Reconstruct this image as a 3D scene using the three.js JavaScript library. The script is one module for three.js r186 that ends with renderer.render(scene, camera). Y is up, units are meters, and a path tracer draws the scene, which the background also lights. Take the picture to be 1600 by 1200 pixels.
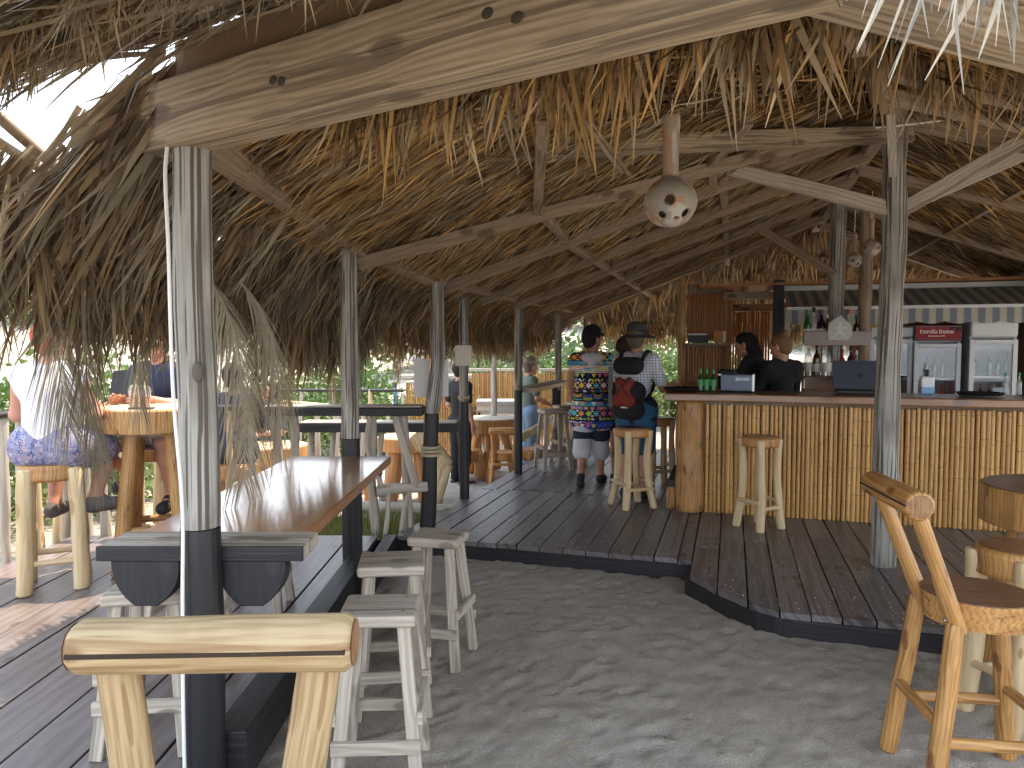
import * as THREE from 'three';
import { mergeGeometries } from 'three/addons/utils/BufferGeometryUtils.js';
import { RoundedBoxGeometry } from 'three/addons/geometries/RoundedBoxGeometry.js';
import { Brush, Evaluator, SUBTRACTION } from 'three-bvh-csg';

const scene = new THREE.Scene();
// ---------- camera, sky, sun, exposure ----------
const camera = new THREE.PerspectiveCamera(56.4, 4 / 3, 0.05, 2000);
camera.position.set(0, 1.56, 0);
camera.rotation.set(-0.0535, 0, 0);
const sunDir = new THREE.Vector3(0.27, 0.85, -0.46).normalize();
{ // clear, slightly hazy seaside sky: pale near the horizon, blue overhead
  const W = 256, H = 128, d = new Float32Array(W * H * 4);
  for (let j = 0; j < H; j++) for (let i = 0; i < W; i++) {
    const el = ((j + 0.5) / H - 0.5) * Math.PI, az = ((i + 0.5) / W - 0.5) * 2 * Math.PI; const dir = new THREE.Vector3(Math.cos(el) * Math.cos(az), Math.sin(el), Math.cos(el) * Math.sin(az));
    const t = Math.pow(Math.max(0, Math.sin(el)), 0.55), g = Math.pow(Math.max(0, dir.dot(sunDir)), 6); const o = (j * W + i) * 4;
    d[o] = 0.95 - 0.46 * t + 0.35 * g; d[o + 1] = 0.95 - 0.31 * t + 0.33 * g; d[o + 2] = 0.97 - 0.13 * t + 0.26 * g; d[o + 3] = 1;
  }
  const t = new THREE.DataTexture(d, W, H, THREE.RGBAFormat, THREE.FloatType); t.mapping = THREE.EquirectangularReflectionMapping; t.magFilter = t.minFilter = THREE.LinearFilter; t.wrapS = THREE.RepeatWrapping; t.needsUpdate = true;
  scene.background = t; scene.environment = t;
}
scene.backgroundIntensity = 1.15; scene.environmentIntensity = 1.15;
const sun = new THREE.DirectionalLight(0xffe9cc, 3.5);
sun.name = 'sun';
sun.position.copy(sunDir).multiplyScalar(40);
sun.castShadow = true;
sun.shadow.mapSize.set(4096, 4096);
Object.assign(sun.shadow.camera, { left: -18, right: 18, top: 18, bottom: -18, near: 1, far: 90 });
scene.add(sun); scene.add(sun.target);
sun.target.name = 'sun_target';
sun.target.position.set(0, 0, -6);
const renderer = new THREE.WebGLRenderer({ antialias: true });
renderer.toneMapping = THREE.LinearToneMapping;
renderer.toneMappingExposure = 3.3;
renderer.shadowMap.enabled = true;

// ---------- helpers ----------
let _s = 12345;
function rnd() { _s |= 0; _s = (_s + 0x6D2B79F5) | 0; let t = Math.imul(_s ^ (_s >>> 15), 1 | _s); t = (t + Math.imul(t ^ (t >>> 7), 61 | t)) ^ t; return ((t ^ (t >>> 14)) >>> 0) / 4294967296; }
const rr = (a, b) => a + (b - a) * rnd();
const seed = (n) => { _s = n * 7919 + 13; };
const V = (x, y, z) => new THREE.Vector3(x, y, z);
const clamp = (x, a, b) => Math.min(b, Math.max(a, x));
const sstep = (a, b, x) => { const t = clamp((x - a) / (b - a), 0, 1); return t * t * (3 - 2 * t); };
function hash2(i, j, s) { let h = Math.imul(i, 374761393) ^ Math.imul(j, 668265263) ^ Math.imul(s, 1274126177); h = Math.imul(h ^ (h >>> 13), 1274126177); return ((h ^ (h >>> 16)) >>> 0) / 4294967296; }
function vnoise(x, y, s = 0, px = 0, py = 0) {
  let i = Math.floor(x), j = Math.floor(y); const fx = x - i, fy = y - j;
  const w = (a, p) => p ? ((a % p) + p) % p : a;
  const ux = fx * fx * (3 - 2 * fx), uy = fy * fy * (3 - 2 * fy);
  const a = hash2(w(i, px), w(j, py), s), b = hash2(w(i + 1, px), w(j, py), s), c = hash2(w(i, px), w(j + 1, py), s), d = hash2(w(i + 1, px), w(j + 1, py), s);
  return a + (b - a) * ux + (c - a) * uy + (a - b - c + d) * ux * uy;
}
function fbm(x, y, s, px, py, o = 4) { let r = 0, a = 0.5; for (let k = 0; k < o; k++) { r += a * vnoise(x, y, s + k, px, py); x *= 2; y *= 2; px *= 2; py *= 2; a *= 0.5; } return r / (1 - Math.pow(0.5, o)); }
const counts = {};
function numbered(n) { const c = counts[n] = (counts[n] ?? -1) + 1; return c ? `${n}_${String(c).padStart(3, '0')}` : n; }
function tag(o, label, category, group) { o.userData.label = label; o.userData.category = category; if (group) o.userData.group = group; return o; }
function thing(name, label, category, pos = [0, 0, 0], turn = 0, group) {
  const g = new THREE.Group(); g.name = numbered(name); g.position.set(...pos); g.rotation.y = turn; tag(g, label, category, group); scene.add(g); return g;
}
function part(name, geo, mat, parent, label) {
  const m = new THREE.Mesh(Array.isArray(geo) ? merge(geo) : geo, mat); m.name = name; m.castShadow = m.receiveShadow = true; if (label) m.userData.label = label; parent.add(m); return m;
}
function merge(list) { return mergeGeometries(list.map((g) => { const q = g.index ? g.toNonIndexed() : g; for (const k of Object.keys(q.attributes)) if (!['position', 'normal', 'uv'].includes(k)) q.deleteAttribute(k); if (!q.attributes.uv) q.setAttribute('uv', new THREE.BufferAttribute(new Float32Array(q.attributes.position.count * 2), 2)); return q; })); }
function struct(name, geo, mat) { const m = new THREE.Mesh(geo, mat); m.name = numbered(name); m.userData.kind = 'structure'; m.castShadow = m.receiveShadow = true; scene.add(m); return m; }
function solo(name, label, category, geo, mat, group) { const m = new THREE.Mesh(Array.isArray(geo) ? merge(geo) : geo, mat); m.name = numbered(name); m.castShadow = m.receiveShadow = true; tag(m, label, category, group); scene.add(m); return m; }
function copyOf(o, label, pos, turn, group) { const c = o.clone(); c.name = numbered(o.name.replace(/_\d{3}$/, '')); c.userData = { ...o.userData }; tag(c, label, o.userData.category, group); c.position.set(...pos); c.rotation.y = turn; scene.add(c); return c; }

// box with uv in metres, grain (v) along its longest side
function bx(w, h, d, x = 0, y = 0, z = 0, r = 0.004, grain) {
  const g = r > 0 ? new RoundedBoxGeometry(w, h, d, 1, Math.min(r, w * 0.45, h * 0.45, d * 0.45)) : new THREE.BoxGeometry(w, h, d);
  const q = g.index ? g.toNonIndexed() : g; const p = q.attributes.position, n = q.attributes.normal, uv = q.attributes.uv; const o1 = rr(0, 7), o2 = rr(0, 7);
  const ax = grain ?? (w >= h && w >= d ? 0 : h >= d ? 1 : 2);
  for (let i = 0; i < p.count; i++) {
    const P = [p.getX(i), p.getY(i), p.getZ(i)], N = [Math.abs(n.getX(i)), Math.abs(n.getY(i)), Math.abs(n.getZ(i))];
    const dom = N[0] > N[1] && N[0] > N[2] ? 0 : N[1] > N[2] ? 1 : 2;
    const rest = [0, 1, 2].filter((k) => k !== dom); let v = rest.includes(ax) ? ax : rest[0]; const u = rest.find((k) => k !== v);
    uv.setXY(i, P[u] + o1, P[v] + o2);
  }
  q.translate(x, y, z); return q;
}
// log between two points: wobbling, tapered, capped, uv in metres
function log(a, b, r0, r1, o = {}) {
  const { wob = 0.06, bend = 0, seg = 10, rad = 12, flat = 1, bulge = 0, cap = 0.012, bendDir } = o; const sd = Math.floor(rr(0, 1e6));
  const A = V(...a), B = V(...b), ax = B.clone().sub(A), L = ax.length(); ax.normalize();
  const t1 = Math.abs(ax.y) < 0.9 ? V(0, 1, 0) : V(1, 0, 0), e1 = t1.clone().cross(ax).normalize(), e2 = ax.clone().cross(e1);
  const bd = bendDir ? V(...bendDir) : e1.clone().multiplyScalar(rr(-1, 1)).addScaledVector(e2, rr(-1, 1)).normalize();
  const pos = [], uv = [], idx = []; const rows = [];
  rows.push([0, 0.0], [0, 0.82], [cap / L, 1]); for (let i = 1; i < seg; i++) rows.push([i / seg, 1]); rows.push([1 - cap / L, 1], [1, 0.82], [1, 0.0]);
  const vo = rr(0, 5);
  for (const [t, m] of rows) {
    const c = A.clone().addScaledVector(ax, t * L).addScaledVector(bd, bend * Math.sin(t * Math.PI)).addScaledVector(e1, (vnoise(t * 3 + 5, 1, sd) - 0.5) * wob * r0 * 2 * Math.sin(t * Math.PI)).addScaledVector(e2, (vnoise(t * 3, 9, sd) - 0.5) * wob * r0 * 2 * Math.sin(t * Math.PI));
    const R = (r0 + (r1 - r0) * t) * (1 + bulge * Math.sin(t * Math.PI));
    for (let k = 0; k <= rad; k++) {
      const th = (k % rad) / rad * Math.PI * 2; const f = R * m * (1 + wob * 1.6 * (vnoise(Math.cos(th) * 1.3 + 4, t * L * 5 + Math.sin(th) * 1.3, sd + 3) - 0.5));
      const p = c.clone().addScaledVector(e1, Math.cos(th) * f).addScaledVector(e2, Math.sin(th) * f * flat);
      pos.push(p.x, p.y, p.z); uv.push(k / rad * 2 * Math.PI * r0, vo + t * L + (m < 0.5 ? 0.02 : 0));
    }
  }
  const W = rad + 1; for (let i = 0; i < rows.length - 1; i++) for (let k = 0; k < rad; k++) { const q = i * W + k; idx.push(q, q + 1, q + W, q + 1, q + W + 1, q + W); }
  const g = new THREE.BufferGeometry(); g.setAttribute('position', new THREE.Float32BufferAttribute(pos, 3)); g.setAttribute('uv', new THREE.Float32BufferAttribute(uv, 2)); g.setIndex(idx); g.computeVertexNormals();
  // soft seam
  const n = g.attributes.normal; for (let i = 0; i < rows.length; i++) { const s0 = i * W, s1 = i * W + rad; const v = V(n.getX(s0) + n.getX(s1), n.getY(s0) + n.getY(s1), n.getZ(s0) + n.getZ(s1)).normalize(); n.setXYZ(s0, v.x, v.y, v.z); n.setXYZ(s1, v.x, v.y, v.z); }
  return g;
}
function tube(pts, r, seg = 24, rad = 6) { return new THREE.TubeGeometry(new THREE.CatmullRomCurve3(pts.map((p) => V(...p))), seg, r, rad, false); }
function cyl(r0, r1, h, x, y, z, n = 20) { return new THREE.CylinderGeometry(r1, r0, h, n).translate(x, y, z); }

// ---------- textures ----------
function dtex(w, h, fn, srgb = true) {
  const d = new Uint8Array(w * h * 4);
  for (let y = 0; y < h; y++) for (let x = 0; x < w; x++) { const c = fn(x / w, y / h, x, y); const i = (y * w + x) * 4; for (let k = 0; k < 3; k++) { const v = clamp(c[k], 0, 1); d[i + k] = Math.round(255 * (srgb ? (v <= 0.0031308 ? 12.92 * v : 1.055 * Math.pow(v, 1 / 2.4) - 0.055) : v)); } d[i + 3] = 255; }
  const t = new THREE.DataTexture(d, w, h); t.magFilter = THREE.LinearFilter; t.minFilter = THREE.LinearMipmapLinearFilter; t.generateMipmaps = true; t.wrapS = t.wrapT = THREE.RepeatWrapping; if (srgb) t.colorSpace = THREE.SRGBColorSpace; t.needsUpdate = true; return t;
}
const mix3 = (a, b, t) => [a[0] + (b[0] - a[0]) * t, a[1] + (b[1] - a[1]) * t, a[2] + (b[2] - a[2]) * t];
// wood: u across the grain, v along it; one tile = 1 m
function woodField(o) {
  const knots = []; const s = o.seed; for (let i = 0; i < (o.knots ?? 5); i++) knots.push([hash2(i, 1, s), hash2(i, 2, s), 0.012 + 0.022 * hash2(i, 3, s)]);
  return (u, v) => {
    let du = 0, kn = 0;
    for (const [ku, kv, kr] of knots) { let a = u - ku, b = v - kv; a -= Math.round(a); b -= Math.round(b); const q = Math.hypot(a, b * 0.45) / kr; if (q < 6) { du += Math.sign(a) * 0.018 * Math.exp(-q * 0.8); kn = Math.max(kn, 1 - sstep(0.6, 1.15, q)); } }
    const uu = u - du; const warp = (fbm(uu * 4, v * 2, s, 4, 2, 3) - 0.5) * 0.1;
    const ring = 0.5 + 0.5 * Math.sin((uu + warp) * Math.PI * 2 * (o.rings ?? 34) + 3 * vnoise(uu * 8, v * 2, s + 8, 8, 2));
    const fine = fbm(uu * 128, v * 6, s + 4, 128, 6, 3), patch = fbm(u * 3, v * 3, s + 20, 3, 3, 4);
    const crack = sstep(o.ct ?? 0.69, (o.ct ?? 0.69) + 0.06, fbm(uu * 40, v * 2, s + 31, 40, 2, 2));
    return { ring, fine, patch, kn, crack };
  };
}
function woodMat(o) {
  const f = woodField(o), n = o.size ?? 384;
  const cache = []; for (let y = 0; y < n; y++) for (let x = 0; x < n; x++) cache.push(f(x / n, y / n));
  const map = dtex(n, n, (u, v, X, Y) => { const q = cache[Y * n + X]; let c = mix3(o.light, o.mid, clamp(q.ring * (o.ringAmt ?? 0.6) + (q.fine - 0.5) * 1.5 + 0.1, 0, 1)); c = mix3(c, o.dark, clamp((q.patch - 0.45) * (o.patchAmt ?? 1), 0, 0.8)); c = mix3(c, o.dark, q.crack * (o.crack ?? 0.6)); return mix3(c, o.knot ?? o.dark, q.kn * 0.85); });
  const bump = dtex(n, n, (u, v, X, Y) => { const q = cache[Y * n + X]; const h = 0.6 + 0.4 * (q.fine - 0.5) - 0.16 * q.ring * (o.ringAmt ?? 0.6) - 0.5 * q.crack * (o.crack ?? 0.6); return [h, h, h]; }, false);
  return new THREE.MeshPhysicalMaterial({ map, bumpMap: bump, bumpScale: o.bump ?? 0.003, roughness: o.rough ?? 0.7, clearcoat: o.coat ?? 0, clearcoatRoughness: o.coatRough ?? 0.25 });
}
const std = (r, g, b, rough = 0.6, o = {}) => new THREE.MeshPhysicalMaterial({ color: new THREE.Color().setRGB(r, g, b), roughness: rough, ...o });
const M = {
  varnish: woodMat({ seed: 3, light: [0.5, 0.27, 0.085], mid: [0.31, 0.14, 0.038], dark: [0.15, 0.058, 0.016], rings: 28, ringAmt: 0.6, size: 640, rough: 0.5, coat: 0.2, knots: 5, patchAmt: 1.7, crack: 0.55, ct: 0.68, bump: 0.002 }),
  blond: woodMat({ seed: 11, light: [0.44, 0.33, 0.185], mid: [0.29, 0.195, 0.09], dark: [0.2, 0.1, 0.035], rings: 30, ringAmt: 0.55, bump: 0.003, size: 640, rough: 0.62, coat: 0.03, knots: 4, patchAmt: 1.3, crack: 0.55, ct: 0.68, bump: 0.002 }),
  pale: woodMat({ seed: 5, light: [0.66, 0.53, 0.33], mid: [0.55, 0.4, 0.21], dark: [0.36, 0.22, 0.1], rings: 14, rough: 0.6, knots: 7, crack: 0.3, bump: 0.002 }),
  orange: woodMat({ seed: 7, light: [0.56, 0.29, 0.1], mid: [0.44, 0.19, 0.055], dark: [0.27, 0.1, 0.03], rings: 16, rough: 0.5, coat: 0.2, knots: 5, crack: 0.5 }),
  grey: woodMat({ seed: 13, light: [0.52, 0.46, 0.38], mid: [0.38, 0.325, 0.26], dark: [0.2, 0.16, 0.12], rings: 34, ringAmt: 0.9, rough: 0.85, knots: 6, crack: 0.7, ct: 0.64, bump: 0.004 }),
  drift: woodMat({ seed: 17, light: [0.5, 0.45, 0.38], mid: [0.38, 0.33, 0.27], dark: [0.2, 0.16, 0.12], rings: 12, rough: 0.85, knots: 4, crack: 0.6, bump: 0.005 }),
  post: woodMat({ seed: 19, light: [0.44, 0.43, 0.39], mid: [0.31, 0.295, 0.265], dark: [0.1, 0.08, 0.06], rings: 9, rough: 0.8, knots: 3, patchAmt: 2.0, crack: 0.95, ct: 0.6, bump: 0.006 }),
  beam: woodMat({ seed: 23, light: [0.38, 0.3, 0.2], mid: [0.26, 0.195, 0.125], dark: [0.12, 0.088, 0.06], rings: 44, ringAmt: 0.85, rough: 0.75, knots: 7, patchAmt: 1.4, crack: 0.7, ct: 0.66, bump: 0.004, size: 768 }),
  rafter: woodMat({ seed: 29, light: [0.34, 0.26, 0.18], mid: [0.25, 0.17, 0.11], dark: [0.12, 0.08, 0.05], rings: 22, rough: 0.8, knots: 5, crack: 0.6 }),
  black: woodMat({ seed: 31, light: [0.015, 0.015, 0.018], mid: [0.009, 0.009, 0.011], dark: [0.028, 0.026, 0.025], rings: 20, rough: 0.5, knots: 3, crack: 0.3, bump: 0.003 }),
  deck: woodMat({ seed: 37, light: [0.165, 0.155, 0.155], mid: [0.105, 0.097, 0.1], dark: [0.06, 0.047, 0.045], rings: 24, rough: 0.38, knots: 5, crack: 0.5, patchAmt: 1.4, bump: 0.003 }),
  porch: woodMat({ seed: 41, light: [0.17, 0.14, 0.13], mid: [0.115, 0.092, 0.087], dark: [0.065, 0.047, 0.042], rings: 14, rough: 0.36, knots: 3, crack: 0.25, patchAmt: 1.2, bump: 0.002 }),
  gloss: woodMat({ seed: 43, light: [0.52, 0.25, 0.095], mid: [0.39, 0.17, 0.06], dark: [0.2, 0.08, 0.03], rings: 9, rough: 0.35, coat: 1.0, coatRough: 0.1, knots: 2, patchAmt: 1.2, crack: 0.15, bump: 0.0015 }),
  slabTop: woodMat({ seed: 47, light: [0.2, 0.1, 0.055], mid: [0.13, 0.06, 0.03], dark: [0.06, 0.03, 0.018], rings: 8, rough: 0.35, coat: 0.5, knots: 2, crack: 0.5 }),
  bar: woodMat({ seed: 53, light: [0.3, 0.14, 0.055], mid: [0.22, 0.09, 0.03], dark: [0.1, 0.04, 0.018], rings: 10, rough: 0.3, coat: 0.6, knots: 3, crack: 0.2 }),
  ply: woodMat({ seed: 59, light: [0.5, 0.25, 0.1], mid: [0.42, 0.19, 0.07], dark: [0.3, 0.12, 0.05], rings: 7, rough: 0.65, knots: 4, crack: 0.1 }),
};
for (const m of [M.varnish, M.blond]) { m.map.repeat.set(1.7, 1.7); m.bumpMap.repeat.set(1.7, 1.7); }
for (const m of [M.post]) { m.map.repeat.set(2, 1); m.bumpMap.repeat.set(2, 1); }
for (const m of [M.gloss]) { m.map.repeat.set(1, 0.7); }
const caneTex = (seed, c0, c1, c2) => dtex(64, 512, (u, v) => { const f = fbm(u * 8, v * 6, seed, 8, 6, 4), g = vnoise(u * 32, v * 4, seed + 7, 32, 4); return mix3(mix3(c0, c1, clamp(f * 1.3 - 0.15 + (g - 0.5) * 0.25, 0, 1)), c2, sstep(0.66, 0.8, fbm(u * 4 + 3, v * 20, seed + 3, 4, 20, 3)) * 0.55); });
const caneMats = [[1, 1, 1], [0.9, 0.86, 0.8], [1.05, 1.0, 0.9], [0.8, 0.72, 0.62]].map((t, i) => new THREE.MeshPhysicalMaterial({ map: caneTex(60 + i, [0.66 * t[0], 0.41 * t[1], 0.155 * t[2]], [0.5 * t[0], 0.28 * t[1], 0.085 * t[2]], [0.28, 0.15, 0.06]), roughness: 0.42, clearcoat: 0.15 }));
const redCane = new THREE.MeshPhysicalMaterial({ map: caneTex(77, [0.5, 0.24, 0.09], [0.36, 0.15, 0.05], [0.15, 0.06, 0.03]), roughness: 0.45 });
const nodeMat = std(0.16, 0.085, 0.035, 0.6);
M.sand = (() => {
  const f = (u, v) => { const g = hash2(Math.floor(u * 512), Math.floor(v * 512), 5), h = hash2(Math.floor(u * 256), Math.floor(v * 256), 9); return [g, h, fbm(u * 8, v * 8, 3, 8, 8, 4)]; };
  const map = dtex(512, 512, (u, v) => { const [g, h, p] = f(u, v); let c = mix3([0.36, 0.315, 0.26], [0.49, 0.44, 0.375], p); const k = 0.72 + 0.36 * g + 0.2 * (h - 0.5); c = [c[0] * k, c[1] * k, c[2] * k]; return g > 0.965 ? [0.62, 0.58, 0.52] : g < 0.05 ? [0.16, 0.13, 0.1] : c; });
  const b = dtex(512, 512, (u, v) => { const [g, h, p] = f(u, v); const k = 0.5 * g + 0.3 * h + 0.2 * p; return [k, k, k]; }, false);
  return new THREE.MeshPhysicalMaterial({ map, bumpMap: b, bumpScale: 0.01, roughness: 0.95 });
})();
M.white = std(0.72, 0.72, 0.7, 0.45); M.plastic = std(0.8, 0.8, 0.78, 0.4); M.steel = std(0.55, 0.56, 0.58, 0.35, { metalness: 0.8 }); M.darkMetal = std(0.04, 0.042, 0.05, 0.5, { metalness: 0.3 });
M.rope = std(0.45, 0.36, 0.24, 0.9); M.blackCloth = std(0.012, 0.012, 0.014, 0.9); M.rubber = std(0.015, 0.015, 0.016, 0.7);
M.glass = new THREE.MeshPhysicalMaterial({ color: 0xffffff, roughness: 0.03, transmission: 1, thickness: 0, ior: 1.5 });
M.screw = std(0.3, 0.3, 0.3, 0.4, { metalness: 0.9 });
const leafMat = (r, g, b, tr = 0.3) => new THREE.MeshPhysicalMaterial({ color: new THREE.Color().setRGB(r, g, b), roughness: 0.75, transmission: tr, thickness: 0, side: THREE.DoubleSide });
function canvasMat(w, h, draw, o = {}) { const c = document.createElement('canvas'); c.width = w; c.height = h; const x = c.getContext('2d'); draw(x, w, h); const t = new THREE.CanvasTexture(c); t.colorSpace = THREE.SRGBColorSpace; t.anisotropy = 4; if (o.repeat) { t.wrapS = t.wrapT = THREE.RepeatWrapping; } return new THREE.MeshPhysicalMaterial({ map: t, roughness: o.rough ?? 0.6, ...(o.mat || {}) }); }

// bar frame: a runs along the bar front, k away behind it
const TH = -17 * Math.PI / 180, BU = V(0.9563, 0, 0.2924), BV = V(0.2924, 0, -0.9563), BO = V(1.7, 0, -6.7);
const BP = (a, y, k) => [BO.x + BU.x * a + BV.x * k, y, BO.z + BU.z * a + BV.z * k];
// ---------- ground ----------
seed(1);
const prints = []; for (let i = 0; i < 1500; i++) prints.push([rr(-1.2, 4.2), rr(-6.2, -0.6), rr(0.025, 0.075), rr(0, 6.28), rr(0.4, 0.9), rr(0.006, 0.017)]);
function groundH(x, z) {
  let h = -0.15;
  const far = sstep(-6.2, -9.5, z) * sstep(2.5, 0.5, x + (z + 9) * 0.3); h -= 0.2 * far;
  h -= 0.35 * sstep(-3.4, -4.6, x);
  h += 0.9 * sstep(13, 30, -z) + 9 * sstep(18, 80, -z) + 30 * sstep(60, 320, -z);
  h += 6 * sstep(14, 60, -x) * sstep(5, -20, z);
  h -= 1.6 * sstep(4, 16, z);
  if (x > -1.1 && x < 4.4 && z > -6.3 && z < -0.4) {
    h += (fbm(x * 2.2, z * 2.2, 71, 0, 0, 4) - 0.5) * 0.02 + (fbm(x * 11, z * 11, 75, 0, 0, 3) - 0.5) * 0.02 + (fbm(x * 30, z * 30, 79, 0, 0, 2) - 0.5) * 0.009;
    for (const [px, pz, r, a, e, d] of prints) { const dx = x - px, dz = z - pz; if (Math.abs(dx) > 0.3 || Math.abs(dz) > 0.3) continue; const ca = Math.cos(a), sa = Math.sin(a); const q = Math.hypot((dx * ca + dz * sa) / r, (-dx * sa + dz * ca) / (r * e)); if (q < 1.9) h += d * (q < 1 ? -(1 - q * q) : 0.9 * (q - 1) * (1.9 - q)); }
  }
  if (z < -6.1 && z > -20) h += (fbm(x * 1.5, z * 1.5, 81, 0, 0, 3) - 0.5) * 0.06;
  return h;
}
function axis(lo, hi, fine, outer) { const a = []; let s = fine, p = lo; const left = []; while (p > -outer) { s *= 1.35; p -= s; left.push(p); } left.reverse(); a.push(...left); for (p = lo; p < hi; p += fine) a.push(p); s = fine; p = hi; a.push(p); while (p < outer) { s *= 1.35; p += s; a.push(p); } return a; }
{
  const xs = axis(-1.15, 3.9, 0.026, 600), zs = axis(-6.2, -1.6, 0.026, 600); const pos = [], uv = [], idx = [];
  for (const z of zs) for (const x of xs) { pos.push(x, groundH(x, z), z); uv.push(x / 0.9, z / 0.9); }
  for (let j = 0; j < zs.length - 1; j++) for (let i = 0; i < xs.length - 1; i++) { const q = j * xs.length + i; idx.push(q, q + xs.length, q + 1, q + 1, q + xs.length, q + xs.length + 1); }
  const g = new THREE.BufferGeometry(); g.setAttribute('position', new THREE.Float32BufferAttribute(pos, 3)); g.setAttribute('uv', new THREE.Float32BufferAttribute(uv, 2)); g.setIndex(idx); g.computeVertexNormals();
  struct('sand_ground', g, M.sand);
}
{ const g = new THREE.PlaneGeometry(1200, 560).rotateX(-Math.PI / 2).translate(0, -1.45, 300); struct('sea', g, std(0.03, 0.12, 0.17, 0.12)); }

// ---------- decks ----------
seed(2);
const tints = (m, list) => list.map((t) => { const c = m.clone(); c.color.setRGB(...t); return c; });
const deckMats = tints(M.deck, [[1, 1, 1], [0.85, 0.85, 0.9], [1.2, 1.15, 1.15], [0.95, 0.9, 0.88]]);
const porchMats = tints(M.porch, [[1, 1, 1], [0.9, 0.9, 0.95], [1.12, 1.08, 1.08]]);
function frontK(a) { return a < 0.09 ? -1.58 : a < 0.7 ? -1.93 - 0.55 * Math.sin(clamp((a - 0.09) / 0.61, 0, 1) * Math.PI / 2) : -2.48; }
const deck = new THREE.Group(); deck.name = 'bar_deck'; deck.userData.kind = 'structure'; deck.position.set(BO.x, 0, BO.z); deck.rotation.y = TH; scene.add(deck);
function plank(a0, a1, k00, k01, k10, k11, t = 0.04) { // local x = a, local z = -k ; prism with slanted ends
  const q = [[a0, k00], [a1, k01], [a1, k11], [a0, k10]]; const s = new THREE.Shape(q.map(([a, k]) => new THREE.Vector2(a, k)));
  const g = new THREE.ExtrudeGeometry(s, { depth: t - 0.006, bevelEnabled: true, bevelThickness: 0.003, bevelSize: 0.003, bevelSegments: 1, bevelOffset: -0.003 });
  g.rotateX(-Math.PI / 2); const p = g.attributes.position, uv = g.attributes.uv, o1 = rr(0, 9), o2 = rr(0, 9); for (let i = 0; i < p.count; i++) uv.setXY(i, p.getX(i) + o1 + p.getY(i), p.getZ(i) + o2); g.translate(0, -t + 0.003, 0); return g;
}
{
  let a = -2.28; const w0 = 0.175;
  while (a < 4.6) {
    let w = w0 * rr(0.9, 1.1); if (a < 0.085 && a + w > 0.085) w = 0.09 - a; const a1 = a + w - rr(0.006, 0.012); const seam = a < 0.05 ? 0.42 + 0.05 * Math.sin(a * 3) : null; const y = rr(-0.003, 0.003);
    const crossing = false; const f0 = frontK(a), f1 = crossing ? f0 : frontK(a1);
    if (seam) {
      part('plank', plank(a, a1, f0 - 0.02, f1 - 0.02, seam, seam + 0.01), deckMats[Math.floor(rnd() * 4)], deck).position.y = y;
      part('plank', plank(a + 0.03, a1 + 0.03, seam + 0.018, seam + 0.022, 4.0, 4.0), deckMats[Math.floor(rnd() * 4)], deck).position.y = rr(-0.003, 0.003);
    } else {
      const mid = -1.1 + rr(-0.5, 0.5);
      part('plank', plank(a, a1, f0 - 0.02, f1 - 0.02, mid, mid), deckMats[Math.floor(rnd() * 4)], deck).position.y = y;
      part('plank', plank(a, a1, mid + 0.008, mid + 0.008, 2.4, 2.4), deckMats[Math.floor(rnd() * 4)], deck).position.y = rr(-0.003, 0.003);
    }
    a += w;
  }
  // fascia boards following the front edge
  const edge = [[-2.28, -1.56], [0.07, -1.56], [0.07, -1.93]]; for (let i = 1; i <= 6; i++) { const aa = 0.09 + 0.61 * i / 6; edge.push([aa, frontK(aa) + 0.012]); } edge.push([2.2, -2.465], [4.6, -2.465]);
  for (let i = 0; i < edge.length - 1; i++) { const [p, q] = [edge[i], edge[i + 1]]; const L = Math.hypot(q[0] - p[0], q[1] - p[1]); const g = bx(L + 0.004, 0.24, 0.035, 0, -0.165, 0, 0.003); g.rotateY(Math.atan2(q[1] - p[1], q[0] - p[0])); g.translate((p[0] + q[0]) / 2, 0, -(p[1] + q[1]) / 2); part('fascia_board', g, M.black, deck); }
  for (const [p, q] of [[[-2.3, -1.56], [-2.3, 4.0]]]) { const g = bx(0.035, 0.24, q[1] - p[1], p[0], -0.165, -(p[1] + q[1]) / 2, 0.003); part('fascia_board', g, M.black, deck); }
}
const porch = new THREE.Group(); porch.name = 'left_deck'; porch.userData.kind = 'structure'; scene.add(porch);
{ let x = -3.62; while (x < -1.12) { const w = Math.min(0.29 * rr(0.94, 1.05), -1.1 - x); const g = bx(w - 0.011, 0.04, 5.6, x + w / 2, -0.02 + rr(-0.002, 0.002), -3.02, 0.003); part('plank', g, porchMats[Math.floor(rnd() * 3)], porch); x += w; }
  part('fascia_board', bx(0.035, 0.32, 5.6, -3.66, -0.2, -3.02), M.black, porch); part('fascia_board', bx(2.56, 0.32, 0.035, -2.36, -0.2, -5.85), M.black, porch);
  part('edge_beam', bx(0.13, 0.2, 2.3, -1.03, 0.06, -3.68, 0.008), M.black, porch); part('edge_beam', bx(0.13, 0.26, 2.4, -1.03, -0.1, -1.2, 0.008), M.black, porch); part('edge_beam', bx(0.1, 0.2, 1.0, -1.0, -0.1, -5.35, 0.008), M.black, porch); }

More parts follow.
